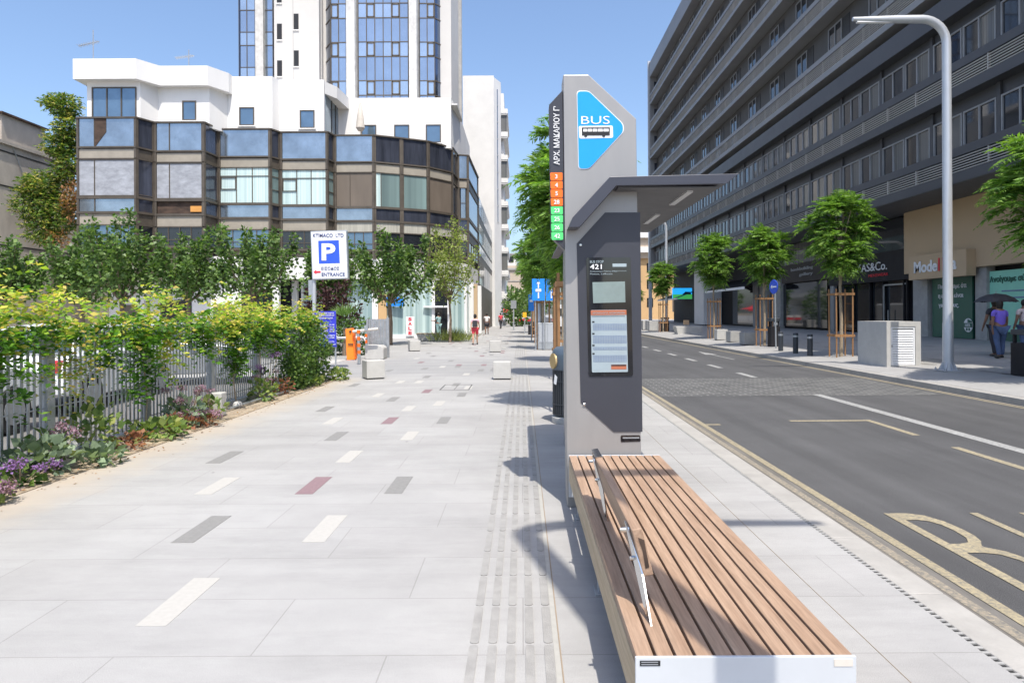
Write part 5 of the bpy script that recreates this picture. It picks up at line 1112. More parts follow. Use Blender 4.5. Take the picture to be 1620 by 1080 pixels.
side_text('Mode',1447,1484,3.30,0.50,M['sign_w'],ms,Xs,bold=0.03); side_text('ll',1485.5,1494,3.30,0.54,M['red'],ms,Xs,bold=-0.01); side_text('ina',1496,1514,3.30,0.50,M['sign_w'],ms,Xs,bold=0.03)
dg = shopbox('dark_green_window',1478,1541.5,zr(18)+0.02,3.1,M['green_d'],GB,X=18.1,t=0.08)
for s, x0, x1, z in (('Πιστεύουμε ότι',1485,1530,2.55),('η εποχή είναι',1485.5,1525,2.15),('για όλους.',1486,1518,1.75)): side_text(s,x0,x1,z,0.24,M['sign_w'],dg,18.02,bold=0.01)
lc = at(1532,518,1080*18.0/(1532-825)); q = MB(); q.m = Matrix.Translation((18.0,lc[1],lc[2])) @ Matrix.Rotation(R(90),4,'Y')
q._lathe([(0.28,-0.012),(0.28,0.0)],(0,0,0),28); q.m = None; em = q.build('round_emblem', M['sign_w'], dg)
q = MB()
for k in range(3): q.box(17.975,lc[1]-0.05-0.09*k,lc[2]+0.10,17.985,lc[1]-0.01-0.09*k+0.03,lc[2]+0.24-0.03*k); 
q.box(17.975,lc[1]-0.27,lc[2]-0.085,17.985,lc[1]+0.27,lc[2]+0.085); q.box(17.975,lc[1]-0.12,lc[2]-0.22,17.985,lc[1]-0.03,lc[2]-0.11); q.box(17.975,lc[1]+0.03,lc[2]-0.22,17.985,lc[1]+0.12,lc[2]-0.11); q.build('emblem_shape', M['green_d'], em)
lettering('HFB', em, M['sign_w'], (17.965,lc[1]+0.15,lc[2]-0.055), axes='left', width=0.30, height=0.11, ext=0.01)
MB().box(17.9,1080*17.9/(1561-825),zr(18),18.24,1080*17.9/(1543-825),3.34).build('stone_pier', M['concrete_g'], GB)
MB().box(17.9,30.1,zr(18),18.24,31.2,3.34).build('stone_pier', M['concrete_g'], GB)
lg_ = shopbox('light_green_window',1562,1800,zr(18)+0.35,3.15,M['green_l'],GB,X=18.1,t=0.08)
shopbox('green_window_base',1562,1800,zr(18),zr(18)+0.34,M['green_d'],GB,X=18.15,t=0.1)
side_text('Ανοίγουμε σύντομα',1567,1650,2.66,0.30,M['green_d'],lg_,18.02,bold=0.012)
q = MB(); q.box(18.005,22.6,2.35,18.015,25.6,2.40); q.box(18.005,22.6,2.10,18.015,25.4,2.15); q.box(18.005,22.8,1.1,18.015,25.0,1.14); q.box(18.005,22.8,0.95,18.015,24.8,0.99); q.build('small_writing', M['tableink'], lg_)
# black shop
bs_ = fascia(1311,1439,3.12,4.55,M['black'],17.8,0.44,'black_fascia')
side_text('TRAIKAS&Co.',1333,1404,3.68,0.42,M['sign_w'],bs_,17.8,bold=0.0); side_text('MENSWEAR',1375,1406,3.38,0.14,M['red'],bs_,17.8)
shopbox('shop_window',1382,1436,zr(18)+0.1,3.1,M['glass'],GB,X=18.2); shopbox('shop_window',1317,1378,zr(18)+0.1,3.1,M['glass'],GB,X=18.2); shopbox('upper_glass',1311,1438,4.56,6.1,M['glass'],GB,X=18.15)
for x in (1319,1351,1378,1399,1432,1437): y = 1080*18.1/(x-825); MB().box(18.02,y-0.05,zr(18),18.12,y+0.05,3.1).build('shop_frame', M['black'], GB)
q = MB(); q.box(18.05,1080*18.1/(1436-825),2.9,18.12,1080*18.1/(1399-825),2.97); y = 1080*18.1/(1401-825); q.box(17.99,y-0.03,0.6,18.05,y+0.03,2.9); y = 1080*18.1/(1409-825); q.box(17.96,y-0.02,1.1,18.0,y+0.02,1.7)
q.build('door_frame', M['galv'], GB)
bk_ = fascia(1237,1311,3.55,4.75,M['brownsign'],17.8,0.44,'brown_fascia')
side_text('bookbuilding',1252,1287,4.22,0.26,M['frame_w'],bk_,17.8,bold=0.03); side_text('gallery',1265,1287,3.86,0.24,M['frame_w'],bk_,17.8,bold=0.03)
shopbox('shop_window',1240,1310,zr(18)+0.15,3.5,M['glass'],GB,X=18.2); shopbox('upper_glass',1237,1310,4.76,6.1,M['curtain'],GB,X=18.15)
MB().box(17.85,1080*17.9/(1319-825)-0.1,zr(18),18.05,1080*17.9/(1316-825)+0.1,4.4).build('light_post', M['frame_w'], GB)
for x0,x1,mm in ((1192,1200,'frame_w'),(1203,1214,'concrete_g'),(1222,1236,'concrete_g')):
    ya, yb = 1080*18.0/(x1-825), 1080*18.0/(x0-825); MB().box(17.95,ya,zr(18),18.24,yb,6.1).build('column', M[mm], GB)
shopbox('shop_window',1160,1192,zr(18)+0.1,3.6,M['glass'],GB,X=18.2)
# far bays: pale projecting walls, awnings and a lit screen
MB().box(16.6,1080*16.9/(1105-825)-3.0,zr(18),18.24,1080*16.9/(1105-825)+0.4,6.17).build('pale_wall', M['offwhite'], GB)
q = MB(); q.add([(18.2,49.5,4.3),(16.2,49.5,3.5),(16.2,60,3.5),(18.2,60,4.3),(16.2,49.5,3.35),(16.2,60,3.35)],[(0,1,2,3),(1,4,5,2)]); q.build('awning', M['black'], GB)
MB().box(16.15,49.5,3.30,16.19,60,3.48).build('awning_bar', M['sign_w'], GB)
q = MB(); q.add([(18.2,70,3.9),(16.0,70,3.1),(16.0,80,3.1),(18.2,80,3.9)],[(0,1,2,3)]); q.build('awning', M['black'], GB); MB().box(15.95,70,2.95,15.99,80,3.1).build('awning_bar', M['sign_w'], GB)
scn = thing('advert_screen', 'bright blue and green lit advertising screen under the arcade in the distance', 'screen', (17,70,3.8))
p = at(1064.5,457,72); p2 = at(1095,472,72)
MB().box(p[0],72,p2[2]-0.15,p2[0],72.3,p[2]).build('sky_half', M['screen'], scn, bevel=0.01); MB().box(p[0],71.98,p2[2]-0.15,p2[0],71.995,p2[2]+0.35).build('grass_half', M['screen_g'], scn)
q = MB(); q.prism([(p[0]+0.95,p2[2]+0.32),(p2[0]-0.1,p2[2]+0.32),(p2[0]-0.2,p2[2]+0.6),(p[0]+1.3,p2[2]+0.62),(p[0]+1.2,p2[2]+0.5)], 71.96, 71.978, 'y'); q.build('pictured_shape', M['ink'], scn)
MB().box(p[0],72.05,p2[2]-1.5,p[0]+0.1,72.2,p2[2]-0.15).build('bracket', M['galv'], scn)
# ---------------------------------------------------------------- fence, vines and planting
FX = -5.26
fn = thing('metal_fence', 'galvanised vertical slat fence between the car park and the planting bed', 'fence', (FX,9,0))
FY0, FY1 = 1.6, 17.5; npan = 8; pw = (FY1-FY0)/npan
for k in range(npan):
    y0 = FY0+k*pw; q = MB()
    for j in range(20):
        y = y0+0.09+j*(pw-0.12)/20; q.box(FX-0.005,y,0.10,FX+0.005,y+0.036,1.50)
    for z in (0.22,0.62,1.02,1.40): q.box(FX-0.006,y0+0.06,z,FX+0.006,y0+pw-0.001,z+0.012)
    q.build('slat_panel', M['galv'], fn)
    MB().box(FX-0.045,y0-0.06,0.05,FX+0.045,y0+0.06,1.54).build('post', M['galv'], fn)
MB().box(FX-0.045,FY1,0.05,FX+0.045,FY1+0.10,1.54).build('post', M['galv'], fn)

def rib(pts, per, sx, sz, sy=0.3):
    P = []
    for p in pts: P.append(np.array(p) + RNG.normal(size=(per,3))*[sx,sy,sz])
    return np.concatenate(P)
def compound(P, size, n=7, spread=0.11, down=-0.35):
    """sprigs of paired leaflets at each point"""
    C = []; D = []
    for p in P:
        a = RNG.uniform(0,6.28); d = np.array([math.cos(a)*0.8, math.sin(a), RNG.uniform(down,0.6)]); d /= np.linalg.norm(d)
        s = np.cross(d,[0,0,1]); s /= np.linalg.norm(s)+1e-6
        for j in range(n):
            k = (j+0.5)/n; sg_ = 1 if j % 2 else -1
            C.append(p + d*spread*k*2 + [0,0,-0.10*k*k]); D.append(d*0.6+s*sg_)
    return np.array(C), np.array(D)
ys = np.linspace(2.2, 17.3, 90)
top = []
for y in ys:
    h = 1.58 + 0.13*math.sin(y*2.1)+0.11*math.sin(y*5.3+1)+0.10*math.sin(y*11); top.append((FX+0.10, y, h))
P = np.concatenate([rib([p_], int(5+19*max(0,0.5+0.5*math.sin(p_[1]*1.9+0.6)*math.cos(p_[1]*0.83))**1.3), 0.18, 0.15, 0.13) for p_ in top]); C, D_ = compound(P, 0.06, 7)
partsv = [(*leaves(C, 0.078, D_, aspect=0.55, jit=0.3), 0)]
P = rib([(FX+0.02,y,1.45) for y in ys], 11, 0.14, 0.13, 0.15); C, D_ = compound(P, 0.06, 7); partsv.append((*leaves(C, 0.078, D_, aspect=0.6, jit=0.3), 1))
# trailing curtains of vine: (y, width, lowest z, count)
for (y, wd, zl, n_) in ((5.2,0.35,0.55,120),(5.9,0.30,0.7,85),(4.4,0.4,0.45,120),(7.0,0.2,0.6,30),(9.3,0.28,0.55,110),(9.9,0.2,0.8,40),(12.3,0.4,0.55,140),(13.4,0.3,0.9,70),(10.9,0.35,0.95,60),(8.5,0.3,1.0,40),(14.3,0.4,0.8,110),(6.6,0.25,0.9,60),(3.3,0.5,0.4,140)):
    n_ = int(n_*1.15); zz = zl + (1.5-zl)*RNG.uniform(0,1,n_)**0.8
    P = np.stack([FX+0.12+RNG.normal(size=n_)*0.08, y+RNG.normal(size=n_)*wd*0.55*(0.5+0.5*(zz-zl)/(1.5-zl)), zz], 1); C, D_ = compound(P, 0.06, 7, down=-0.8)
    partsv.append((*leaves(C, 0.08, D_, aspect=0.6, jit=0.3), 1 if y != 9.9 else 0))
for (y,z,n_) in ((7.7,1.05,40),(7.95,0.8,16)):
    P = rib([(FX+0.14,y,z)], n_, 0.06, 0.10, 0.2); C, D_ = compound(P, 0.05, 7); partsv.append((*leaves(C, 0.06, D_, aspect=0.5, jit=0.3), 0))
vn = npmesh('climbing_vine', partsv, [L['vine_y'], L['vine_g']]); tag(vn, 'yellow-green flowering vine hanging over the whole slat fence', 'vine', kind='stuff')
st = MB()
for (y, sw_) in ((3.3,1),(4.9,1),(5.6,-1),(9.3,1),(12.3,-1),(13.4,1)):
    st.tube([(FX+0.12,y,0),(FX+0.10,y+0.1*sw_,0.5),(FX+0.14,y-0.06*sw_,1.0),(FX+0.05,y+0.12,1.55)],[0.014,0.012,0.009,0.005],6)
st.build('stems', M['bark_l'], vn, w=False)
# dark ivy-like shrub on the far end of the fence
P, D_ = blob((FX+0.22,16.2,0.72),(0.42,1.25,0.74),2600,0.4); P2, D2 = blob((FX+0.30,15.0,0.45),(0.34,0.7,0.5),900,0.4)
iv = npmesh('ivy_shrub', [(*leaves(np.concatenate([P,P2]),0.085,np.concatenate([D_,D2]),aspect=0.75,jit=0.6),0)], [L['ivy']], None, (FX+0.2,16,0)); iv.location = (FX+0.2,16,0)
tag(iv, 'dark dense ivy shrub swallowing the far end of the slat fence', 'shrub')
# plants of the bed
def bed_plant(label, x, y, r, h, kind, name, fl=0):
    t = thing(name, label, 'plant', (x,y,0.03), 'plants along the fence foot')
    n_ = int(150*(r/0.3)**2); lm = {'leafy':'bed','sage':'sage','red':'redl','dark':'ivy'}[kind]; sz = {'leafy':0.10,'sage':0.11,'red':0.07,'dark':0.09}[kind]
    P, D_ = blob((0,0,h*0.45),(r,r*1.15,h*0.5),n_,0.5); P[:,2] = np.maximum(P[:,2],0.01)
    npmesh('leaves', [(*leaves(P, sz, D_+[0,0,0.3], aspect=0.85, jit=0.4, fold=0.5),0)], [L[lm]], t)
    if fl:
        q = MB(); FP = []
        for k in range(fl):
            a = RNG.uniform(0,6.28); rr_ = r*RNG.uniform(0.2,1.15); z = h*RNG.uniform(0.75,1.35); c = (rr_*math.cos(a)+0.06, rr_*math.sin(a), z)
            q.tube([(c[0]*0.3,c[1]*0.3,0.02),(c[0]*0.7,c[1]*0.7,z*0.6),c],[0.006,0.005,0.003],5); p_, d_ = blob(c,(0.085,0.085,0.055),85,0.5); FP.append(p_)
        q.build('stalks', M['bark_l'], t, w=False)
        for f_ in FP: npmesh('flower_head', [(*leaves(f_,0.026,None,aspect=0.8),0)], [L['purplef' if kind == 'dark' else 'mauve']], t)
    return t
bp = [('fresh green leafy clump nearest the camera in the bed',-4.96,5.3,0.30,0.26,'leafy',0),('low mauve flower heap spilling on the pavement, nearest',-4.75,5.95,0.22,0.12,'leafy',9),('pair of purple statice heads rising before the dark fence gap',-5.05,6.0,0.15,0.45,'dark',4),
 ('large grey-green cabbage-like leaves beside the pale stone',-4.95,7.0,0.30,0.36,'sage',0),('mauve statice bush on tall stalks above the grey leaves',-5.0,7.25,0.22,0.42,'leafy',4),('low sage rosette at the very edge of the pavement',-4.68,7.55,0.24,0.15,'sage',0),
 ('faded mauve heads drooping over the kerb behind the nearest heap',-4.85,6.6,0.20,0.20,'dark',5),('green fern-like sapling clump against the fence',-5.08,8.1,0.30,0.62,'leafy',0),('red-brown small plants between leafy rosettes',-4.8,8.4,0.22,0.18,'red',0),('yellow-green rosette patch in the middle of the bed',-4.82,9.1,0.34,0.22,'leafy',0),
 ('tall mauve flower bush in the middle of the bed',-4.95,10.0,0.30,0.42,'sage',9),('orange-tinged plant with pale flowers beyond the tall mauve bush',-4.85,9.7,0.25,0.22,'red',4),('mauve flower mound lying on the pavement edge, middle of bed',-4.66,10.1,0.18,0.14,'red',6),('dry grassy tuft before the small pale box',-4.85,10.6,0.22,0.34,'leafy',3),
 ('purple flowers on thin stalks before the bare fence stretch',-5.05,13.4,0.20,0.62,'dark',5),('green leafy clump under the trailing vine near the fence end',-4.95,13.0,0.26,0.40,'leafy',2),('orange-flowered sprig clump beyond the trailing vine',-4.95,14.0,0.26,0.34,'red',2),('broad yellow-green leafed plant at the end corner of the bed',-4.62,17.0,0.32,0.28,'leafy',0),
 ('small leafy clump under the ivy shrub',-4.8,15.6,0.24,0.22,'leafy',0),('green clump half outside the left edge of the bed',-5.0,4.5,0.32,0.30,'leafy',3)]
for lb, x, y, r, h, kd, fl_ in bp: bed_plant(lb, x, y, r, h, kd, 'flowering_plant' if fl_ else 'leafy_plant', fl_)
for lb, x, y, s_ in (('pale rough stone half buried among grey leaves',-4.98,7.45,(0.10,0.16,0.20)),('small grey stone near the fence footing',-5.0,12.0,(0.08,0.12,0.07))):
    q = MB(); q.ball((0,0,s_[2]*0.6), s_, 9, 6); q.v = [(a*RNG.uniform(0.85,1.15),b*RNG.uniform(0.85,1.15),c) for a,b,c in q.v]; o = q.build('stone', M['concrete'], None); o.location = (x,y,0.02); tag(o, lb, 'stone')
pc = MB().tube([(-4.98,11.6,0.05),(-4.93,12.6,0.06),(-4.86,14.2,0.06)],0.022,8).build('loose_pipe', M['galv'], None, smooth=True); tag(pc, 'thin grey pipe lying along the planting bed beyond the pale box', 'pipe')

# ---------------------------------------------------------------- trees
grp = 'broadleaf trees of the car park'
for i, (lb, x, y, r, z1, sd) in enumerate((('broadleaf tree at the left edge behind the fence',-21.6,28.5,1.7,5.2,1),('broadleaf tree second from the left edge before the grey side wall',-19.0,29.5,1.6,5.3,2),('tall-shooting tree below the leftmost bronze bay',-16.4,28.0,1.75,5.9,3),
        ('dense tree below the second bronze bay with a white wall patch beside it',-13.9,28.5,1.7,5.5,4),('wide yellowish tree left of the white parking sign',-11.0,28.0,1.95,5.6,5),('slim tree between the wide tree and the parking sign',-8.9,31.5,1.3,5.3,6))):
    broad_tree(lb, (x,y,0), sd, r, 2.35, z1, 12, 300, 0.17, group=grp, skirt=800)
broad_tree('green upright-shooting tree on a slim trunk right of the parking sign', (-6.95,36,0), 9, 2.55, 2.35, 6.55, 15, 330, 0.19, group=grp, skirt=1100, tr=0.13)
broad_tree('airy pale green tree with dead brown twigs before the curved shop corner', (-4.1,39,0), 12, 1.75, 2.5, 7.3, 16, 160, 0.15, name='airy_tree', leaf='airy', skirt=700, tr=0.08)
t = thing('seeding_tree', 'tall tree full of yellow seed clusters squeezed against the bronze bays', 'tree', (-29.2,43.5,0)); ps_ = []
for (c, r, n_) in ((at(103,165,43),(0.85,0.8,0.75),300),(at(82,158,43),(0.5,0.5,0.35),110),(at(108,200,43),(0.75,0.8,1.1),330),(at(95,225,43),(0.9,0.8,0.9),320),(at(108,260,43),(0.8,0.8,1.2),330),(at(70,290,43),(1.3,0.9,0.9),420),(at(55,318,43),(1.3,0.9,1.3),480),(at(95,335,43),(1.1,0.9,1.3),420),(at(70,360,43),(1.1,0.8,1.0),320)):
    n_ = int(n_*1.7); p_, d_ = blob(c, r, n_, 0.55); s_, e_ = blob(c, tuple(k*1.15 for k in r), n_//3, 0.3); ps_.append((*leaves(p_,0.30,d_,aspect=0.3,jit=0.6,droop=0.5),0))
    C, D_ = compound(s_, 0.1, 5, 0.2); ps_.append((*leaves(C,0.26,D_,aspect=0.35,jit=0.3),0))
p_, d_ = blob(at(113,315,42.5),(0.55,0.5,1.3),420,0.5); ps_.append((*leaves(p_,0.24,d_,aspect=0.5),1)); p_, d_ = blob(at(90,375,42.5),(0.8,0.5,0.6),160,0.5); ps_.append((*leaves(p_,0.24,d_,aspect=0.5),1))
npmesh('crown', ps_, [L['ail'], L['rustl']], t, (-29.2,43.5,0))
q = MB(); b_ = (-29.6,43.5,0); q.tube([b_,at(85,400,43.5),at(78,340,43.5),at(95,270,43.5),at(105,180,43.5)],[0.2,0.17,0.13,0.1,0.04],10); q.tube([at(80,370,43.4),at(110,310,43.2),at(122,262,43)],[0.08,0.05,0.03],8); q.tube([at(80,350,43.4),at(50,300,43.2)],[0.08,0.03],8); q.build('trunk', M['bark'], t, smooth=True)
t = broad_tree('small dark purple-leaved tree under the parking sign', (-8.4,30,0), 21, 1.35, 1.0, 3.3, 10, 150, 0.15, name='purple_leaf_tree', leaf='plum', skirt=700, tr=0.07)
pm = thing('fan_palm', 'small spiky green palm between the price board and the shop curtains', 'palm', (-7.0,27,0)); q = MB(); q.tube([(0,0,0),(0.03,0,1.1)],[0.1,0.08],10); q.build('trunk', M['bark'], pm, w=False)
C = []; D_ = []
for k in range(26):
    a = k*2.4; e = RNG.uniform(-0.2,1.3); d = np.array([math.cos(a)*math.cos(e),math.sin(a)*math.cos(e),math.sin(e)]); c0 = np.array([0,0,1.15])+d*0.55; s_ = np.cross(d,[0,0,1]); s_ /= np.linalg.norm(s_)
    for j in range(-6,7): C.append(c0); D_.append(d*math.cos(j*0.16)+s_*math.sin(j*0.16)*1.2)
npmesh('fronds', [(*leaves(np.array(C),0.5,np.array(D_),aspect=0.06,jit=0.03,fold=0.1),0)], [L['palm']], pm)
for lb, c, r, n_, lf in (('clipped dark green hedge behind the barrier, left of the metal screen',(-6.6,27.5,0.75),(1.1,0.6,0.80),1500,'ivy'),('dark green bush mass below the small palm',(-7.8,27.3,0.75),(1.0,0.7,0.85),1300,'ivy'),('low green hedge behind the price board',(-9.8,26,0.6),(1.6,0.6,0.75),1300,'mul'),
        ('round distant green bush beside the notice board',(-0.4,84,2.2),(2.0,1.6,2.3),1100,'mul'),('distant dark bush behind the construction barriers',(1.2,95,2.0),(2.2,1.6,2.6),900,'ivy'),('grey-green shrub inside the distant planter',(-5.0,98,0.7),(1.5,0.8,0.6),500,'sage')):
    t = thing('bush', lb, 'bush', (c[0],c[1],0)); P, D_ = blob((0,0,c[2]), r, n_, 0.35); P[:,2] = np.abs(P[:,2]); npmesh('foliage', [(*leaves(P, 0.11 if c[1] < 50 else 0.35, D_, aspect=0.7),0)], [L[lf]], t)
    MB().tube([(0,0,0),(0,0,c[2])],[0.06,0.03],6).build('stem', M['bark'], t, w=False)
t = thing('grass_clump', 'spiky grass clump at the foot of the airy pale tree', 'plant', (-3.95,39.6,0)); n_ = 520; a = RNG.uniform(0,6.28,n_); e = RNG.uniform(0.5,1.45,n_)
D_ = np.stack([np.cos(a)*np.cos(e),np.sin(a)*np.cos(e),np.sin(e)],1); C = np.stack([RNG.normal(size=n_)*0.5,RNG.normal(size=n_)*0.3,np.zeros(n_)+0.02],1); npmesh('blades', [(*leaves(C,0.75,D_,aspect=0.05,jit=0.08,fold=0.05),0)], [L['grass']], t)
t = thing('cypress', 'narrow dark cypress standing behind the red tent', 'tree', (-6.9,105,0)); P = []; n_ = 1500; k = RNG.uniform(0,1,n_)**0.8; a = RNG.uniform(0,6.28,n_); P = np.stack([np.cos(a)*0.95*(1-k)**0.7,np.sin(a)*0.95*(1-k)**0.7,0.4+k*6.4],1)
npmesh('crown', [(*leaves(P,0.4,np.stack([np.cos(a)*.3,np.sin(a)*.3,np.ones(n_)],1),aspect=0.4),0)], [L['cyp']], t); MB().tube([(0,0,0),(0,0,5)],[0.12,0.03],8).build('trunk', M['bark'], t, w=False)
# jacarandas with their stake frames
JG = 'young jacaranda trees lining the street'; SG = 'wooden stake frames round the young trees'
protoA = make_jacaranda('jacaranda_tree', 'large feathery tree just behind the bus totem, filling the sky beside the route blade', (0.88,11.4,0), 31, 2.3, 44, 0.92, 1.5, 3.75, JG, 0.72)
protoB = make_jacaranda('jacaranda_tree', 'feathery round-crowned tree right of the round blue arrow sign, beside the black shop', (10.85,23.2,zr(10.8)), 32, 2.4, 50, 1.28, 1.35, 4.2, JG, 0.82)
protoC = make_jacaranda('jacaranda_tree', 'feathery tree directly behind the round blue arrow sign', (10.95,30.8,zr(10.9)), 33, 2.4, 48, 1.22, 1.35, 4.15, JG, 0.82)
make_jacaranda('jacaranda_tree', 'large feathery tree leaning in at the right edge, above the litter bin', (11.55,14.3,zr(11.5)), 35, 2.2, 64, 1.95, 1.45, 4.05, JG, 0.95)
def stakes(label, loc, first=[None]):
    if first[0] is None:
        t = thing('stake_frame', label, 'tree support', loc, SG); s = 0.27
        for sx in (-1,1):
            for sy in (-1,1): MB().tube([(sx*s,sy*s,-0.05),(sx*s*1.03,sy*s,2.3)],0.026,8).build('stake', M['stake'], t, w=False, smooth=True)
        for z in (0.72,2.12):
            for sg_ in (-1,1):
                MB().box(-s-0.06,sg_*(s+0.035)-0.012,z-0.04,s+0.06,sg_*(s+0.035)+0.012,z+0.04).build('rail', M['stake'], t, w=False)
                MB().box(sg_*(s+0.035)-0.012,-s-0.02,z-0.035,sg_*(s+0.035)+0.012,s+0.02,z+0.035).build('rail', M['stake'], t, w=False)
        first[0] = t; return t
    return dup(first[0], loc, label)
stakes('wooden stake frame right of the bollards, beside the concrete cabinet', (10.85,23.2,zr(10.8)))
stakes('wooden stake frame behind the round blue arrow sign', (10.95,30.8,zr(10.9)))
stakes('wooden stake frame hidden behind the bus totem', (0.88,11.4,0))
for lb, x, y, pr_, rz, s_ in (('feathery tree above the three concrete cubes, left of the arrow sign',11.05,39.2,protoB,1.2,1.08),('small feathery tree between canopy and the distant lamp post',11.0,53.0,protoC,2.2,1.0),
        ('feathery tree wholly beyond the right edge of the view',11.5,8.2,protoB,2.5,1.0),('second feathery tree behind the totem, above its wooden stakes',1.10,17.1,protoC,0.6,(0.95,0.95,1.06)),
        ('third feathery tree in the left row, level with the lane signs',1.38,22.6,protoA,1.1,(1.05,1.05,1.12)),('fourth feathery tree in the left row, just behind the lane signs',0.98,30.8,protoA,2.1,(1.1,1.1,1.15)),('fifth feathery tree in the left row, darker and farther',1.0,37.5,protoC,0.4,1.15),
        ('sixth feathery tree in the left row, far off',1.0,45.5,protoB,3.0,1.15),('farthest feathery tree closing the left row',1.0,56,protoC,1.9,1.2),('farthest small feathery tree on the right pavement before the ochre block',11.0,66,protoA,1.0,0.9)):
    dup(pr_, (x,y,zr(x) if x > 5 else 0), lb, rz, s_)
for lb, x, y in (('wooden stake frame nearest behind the litter bin with tan posts',1.10,17.1),('wooden stake frame beside the grey traffic cabinet',1.38,22.6),('wooden stake frame just past the lane signs',0.98,30.8),('dark wooden stake frame fifth in the left row',1.0,37.5),('wooden stake frame far down the left row',1.0,45.5),
        ('wooden stake frame standing before the three concrete cubes',11.05,39.2),('wooden stake frame beside the small distant lamp post',11.0,53.0),('farthest wooden stake frame at the canopy edge',11.0,66),('wooden stake frame outside the right edge beside the bin',11.6,14.3)):
    stakes(lb, (x,y,zr(x) if x > 5 else 0))

# ---------------------------------------------------------------- vehicles
def car(label, loc, rz, paint):
    t = thing('parked_car', label, 'car', loc, 'cars in the car park', rz)
    q = MB(); W = 0.86                       # length along x, front at +x
    low = [(-2.1,0.35),(-2.12,0.75),(-2.0,0.98),(-1.3,1.02),(0.95,0.98),(1.75,0.86),(2.08,0.68),(2.1,0.35),(1.72,0.30),(1.66,0.52),(1.35,0.66),(1.04,0.52),(0.98,0.26),(-0.98,0.26),(-1.04,0.52),(-1.35,0.66),(-1.66,0.52),(-1.72,0.30)]
    q.prism(low, -W, W, 'y')
    sec = [(-1.75,1.0,0.80),(-1.35,1.40,0.66),(-0.2,1.47,0.64),(0.35,1.40,0.66),(1.05,0.98,0.80)]
    vs = []; 
    for x,z,y in sec: vs += [(x,-y,z),(x,y,z)]
    fs = [(2*i,2*i+2,2*i+3,2*i+1) for i in range(4)] + [(0,2,4,6,8),(9,7,5,3,1),(0,1,9,8)]
    q.add(vs, fs); q.build('body', paint, t, w=False, smooth=True, bevel=0.03)
    g_ = MB()
    for sy in (-1,1):
        for x0,x1 in ((-1.45,-0.62),(-0.55,0.20),(0.27,0.78)):
            zt = lambda x: 1.36 if x < 0.3 else 1.36-(x-0.3)*0.62
            yb = lambda z: 0.80-(z-1.0)*0.355+0.004
            xs = [(x0 if x0 > -1.4 else -1.55,1.06),(x1,1.06),(x1-(0.0 if x1 < 0.5 else 0.15),zt(x1)),(x0+0.02 if x0 > -1.4 else -1.30,zt(x0))]
            g_.add([(x,sy*yb(z),z) for x,z in xs], [(0,1,2,3)])
    g_.add([(0.40,-0.60,1.395),(0.40,0.60,1.395),(1.0,0.74,1.02),(1.0,-0.74,1.02)],[(0,1,2,3)]); g_.add([(-1.40,-0.60,1.385),(-1.40,0.60,1.385),(-1.76,0.74,1.04),(-1.76,-0.74,1.04)],[(3,2,1,0)])
    g_.build('windows', M['car_glass'], t, w=False)
    for x in (-1.35,1.35):
        for sy in (-1,1):
            w_ = MB(); w_.m = Matrix.Translation((x,sy*0.78,0.32)) @ Matrix.Rotation(R(90),4,'X'); w_._lathe([(0.20,-0.10),(0.32,-0.10),(0.33,-0.07),(0.33,0.07),(0.32,0.10),(0.20,0.10)],(0,0,0),24); wo = w_.build('wheel', M['tyre'], t, w=False)
            w_ = MB(); w_.m = Matrix.Translation((x,sy*0.80,0.32)) @ Matrix.Rotation(R(90),4,'X'); w_._lathe([(0.20,-0.085),(0.20,0.085),(0.05,0.09)],(0,0,0),12); w_.build('rim', M['galv'], wo, w=False)
    for sy in (-1,1):
        MB().box(1.90,sy*0.62-0.16,0.66,2.085,sy*0.62+0.16,0.80).build('headlight', M['sign_w'], t, w=False); MB().box(-2.13,sy*0.66-0.12,0.72,-2.0,sy*0.66+0.12,0.92).build('taillight', M['red'], t, w=False)
        MB().box(0.62,sy*0.90-0.09,0.98,0.80,sy*0.90+0.09,1.10).build('mirror', paint, t, w=False, bevel=0.02)
    MB().box(2.09,-0.5,0.40,2.115,0.5,0.56).build('grille', M['drain'], t, w=False); MB().box(2.116,-0.26,0.44,2.125,0.26,0.53).build('number_plate', M['sign_w'], t, w=False)
    return t
c0 = car('white car parked side-on behind the nearest stretch of fence', (-7.9,8.1,0.01), R(90), M['car_w'])
dup(c0, (-8.3,12.9,0.01), 'white car parked behind the middle of the fence', R(95)); dup(c0, (-11.6,10.6,0.01), 'white car in the second row of the car park', R(92)); 
car('silver car near the far end of the fence', (-8.6,16.4,0.01), R(20), M['car_s'])
vn_ = thing('white_van', 'white box van on the road, glimpsed between tree stakes beside the totem', 'van', (3.6,58,RZ))
MB().prism(roundpoly([(2.7,RZ+0.45),(4.6,RZ+0.45),(4.6,RZ+2.4),(2.7,RZ+2.4)],0.15), 56.5, 61, 'y').build('body', M['car_w'], vn_, bevel=0.04)
MB().box(2.85,56.47,RZ+1.5,4.45,56.49,RZ+2.1).build('rear_window', M['car_glass'], vn_); MB().box(2.75,56.4,RZ+0.4,4.55,56.49,RZ+0.62).build('bumper', M['drain'], vn_)
for x in (2.72,4.35):
    MB().tube([(x,57.3,RZ+0.34),(x+0.22,57.3,RZ+0.34)],0.34,18).build('wheel', M['tyre'], vn_); MB().tube([(x,60.2,RZ+0.34),(x+0.22,60.2,RZ+0.34)],0.34,18).build('wheel', M['tyre'], vn_); MB().box(x+0.02,56.46,RZ+0.9,x+0.16,56.485,RZ+1.3).build('taillight', M['red'], vn_)
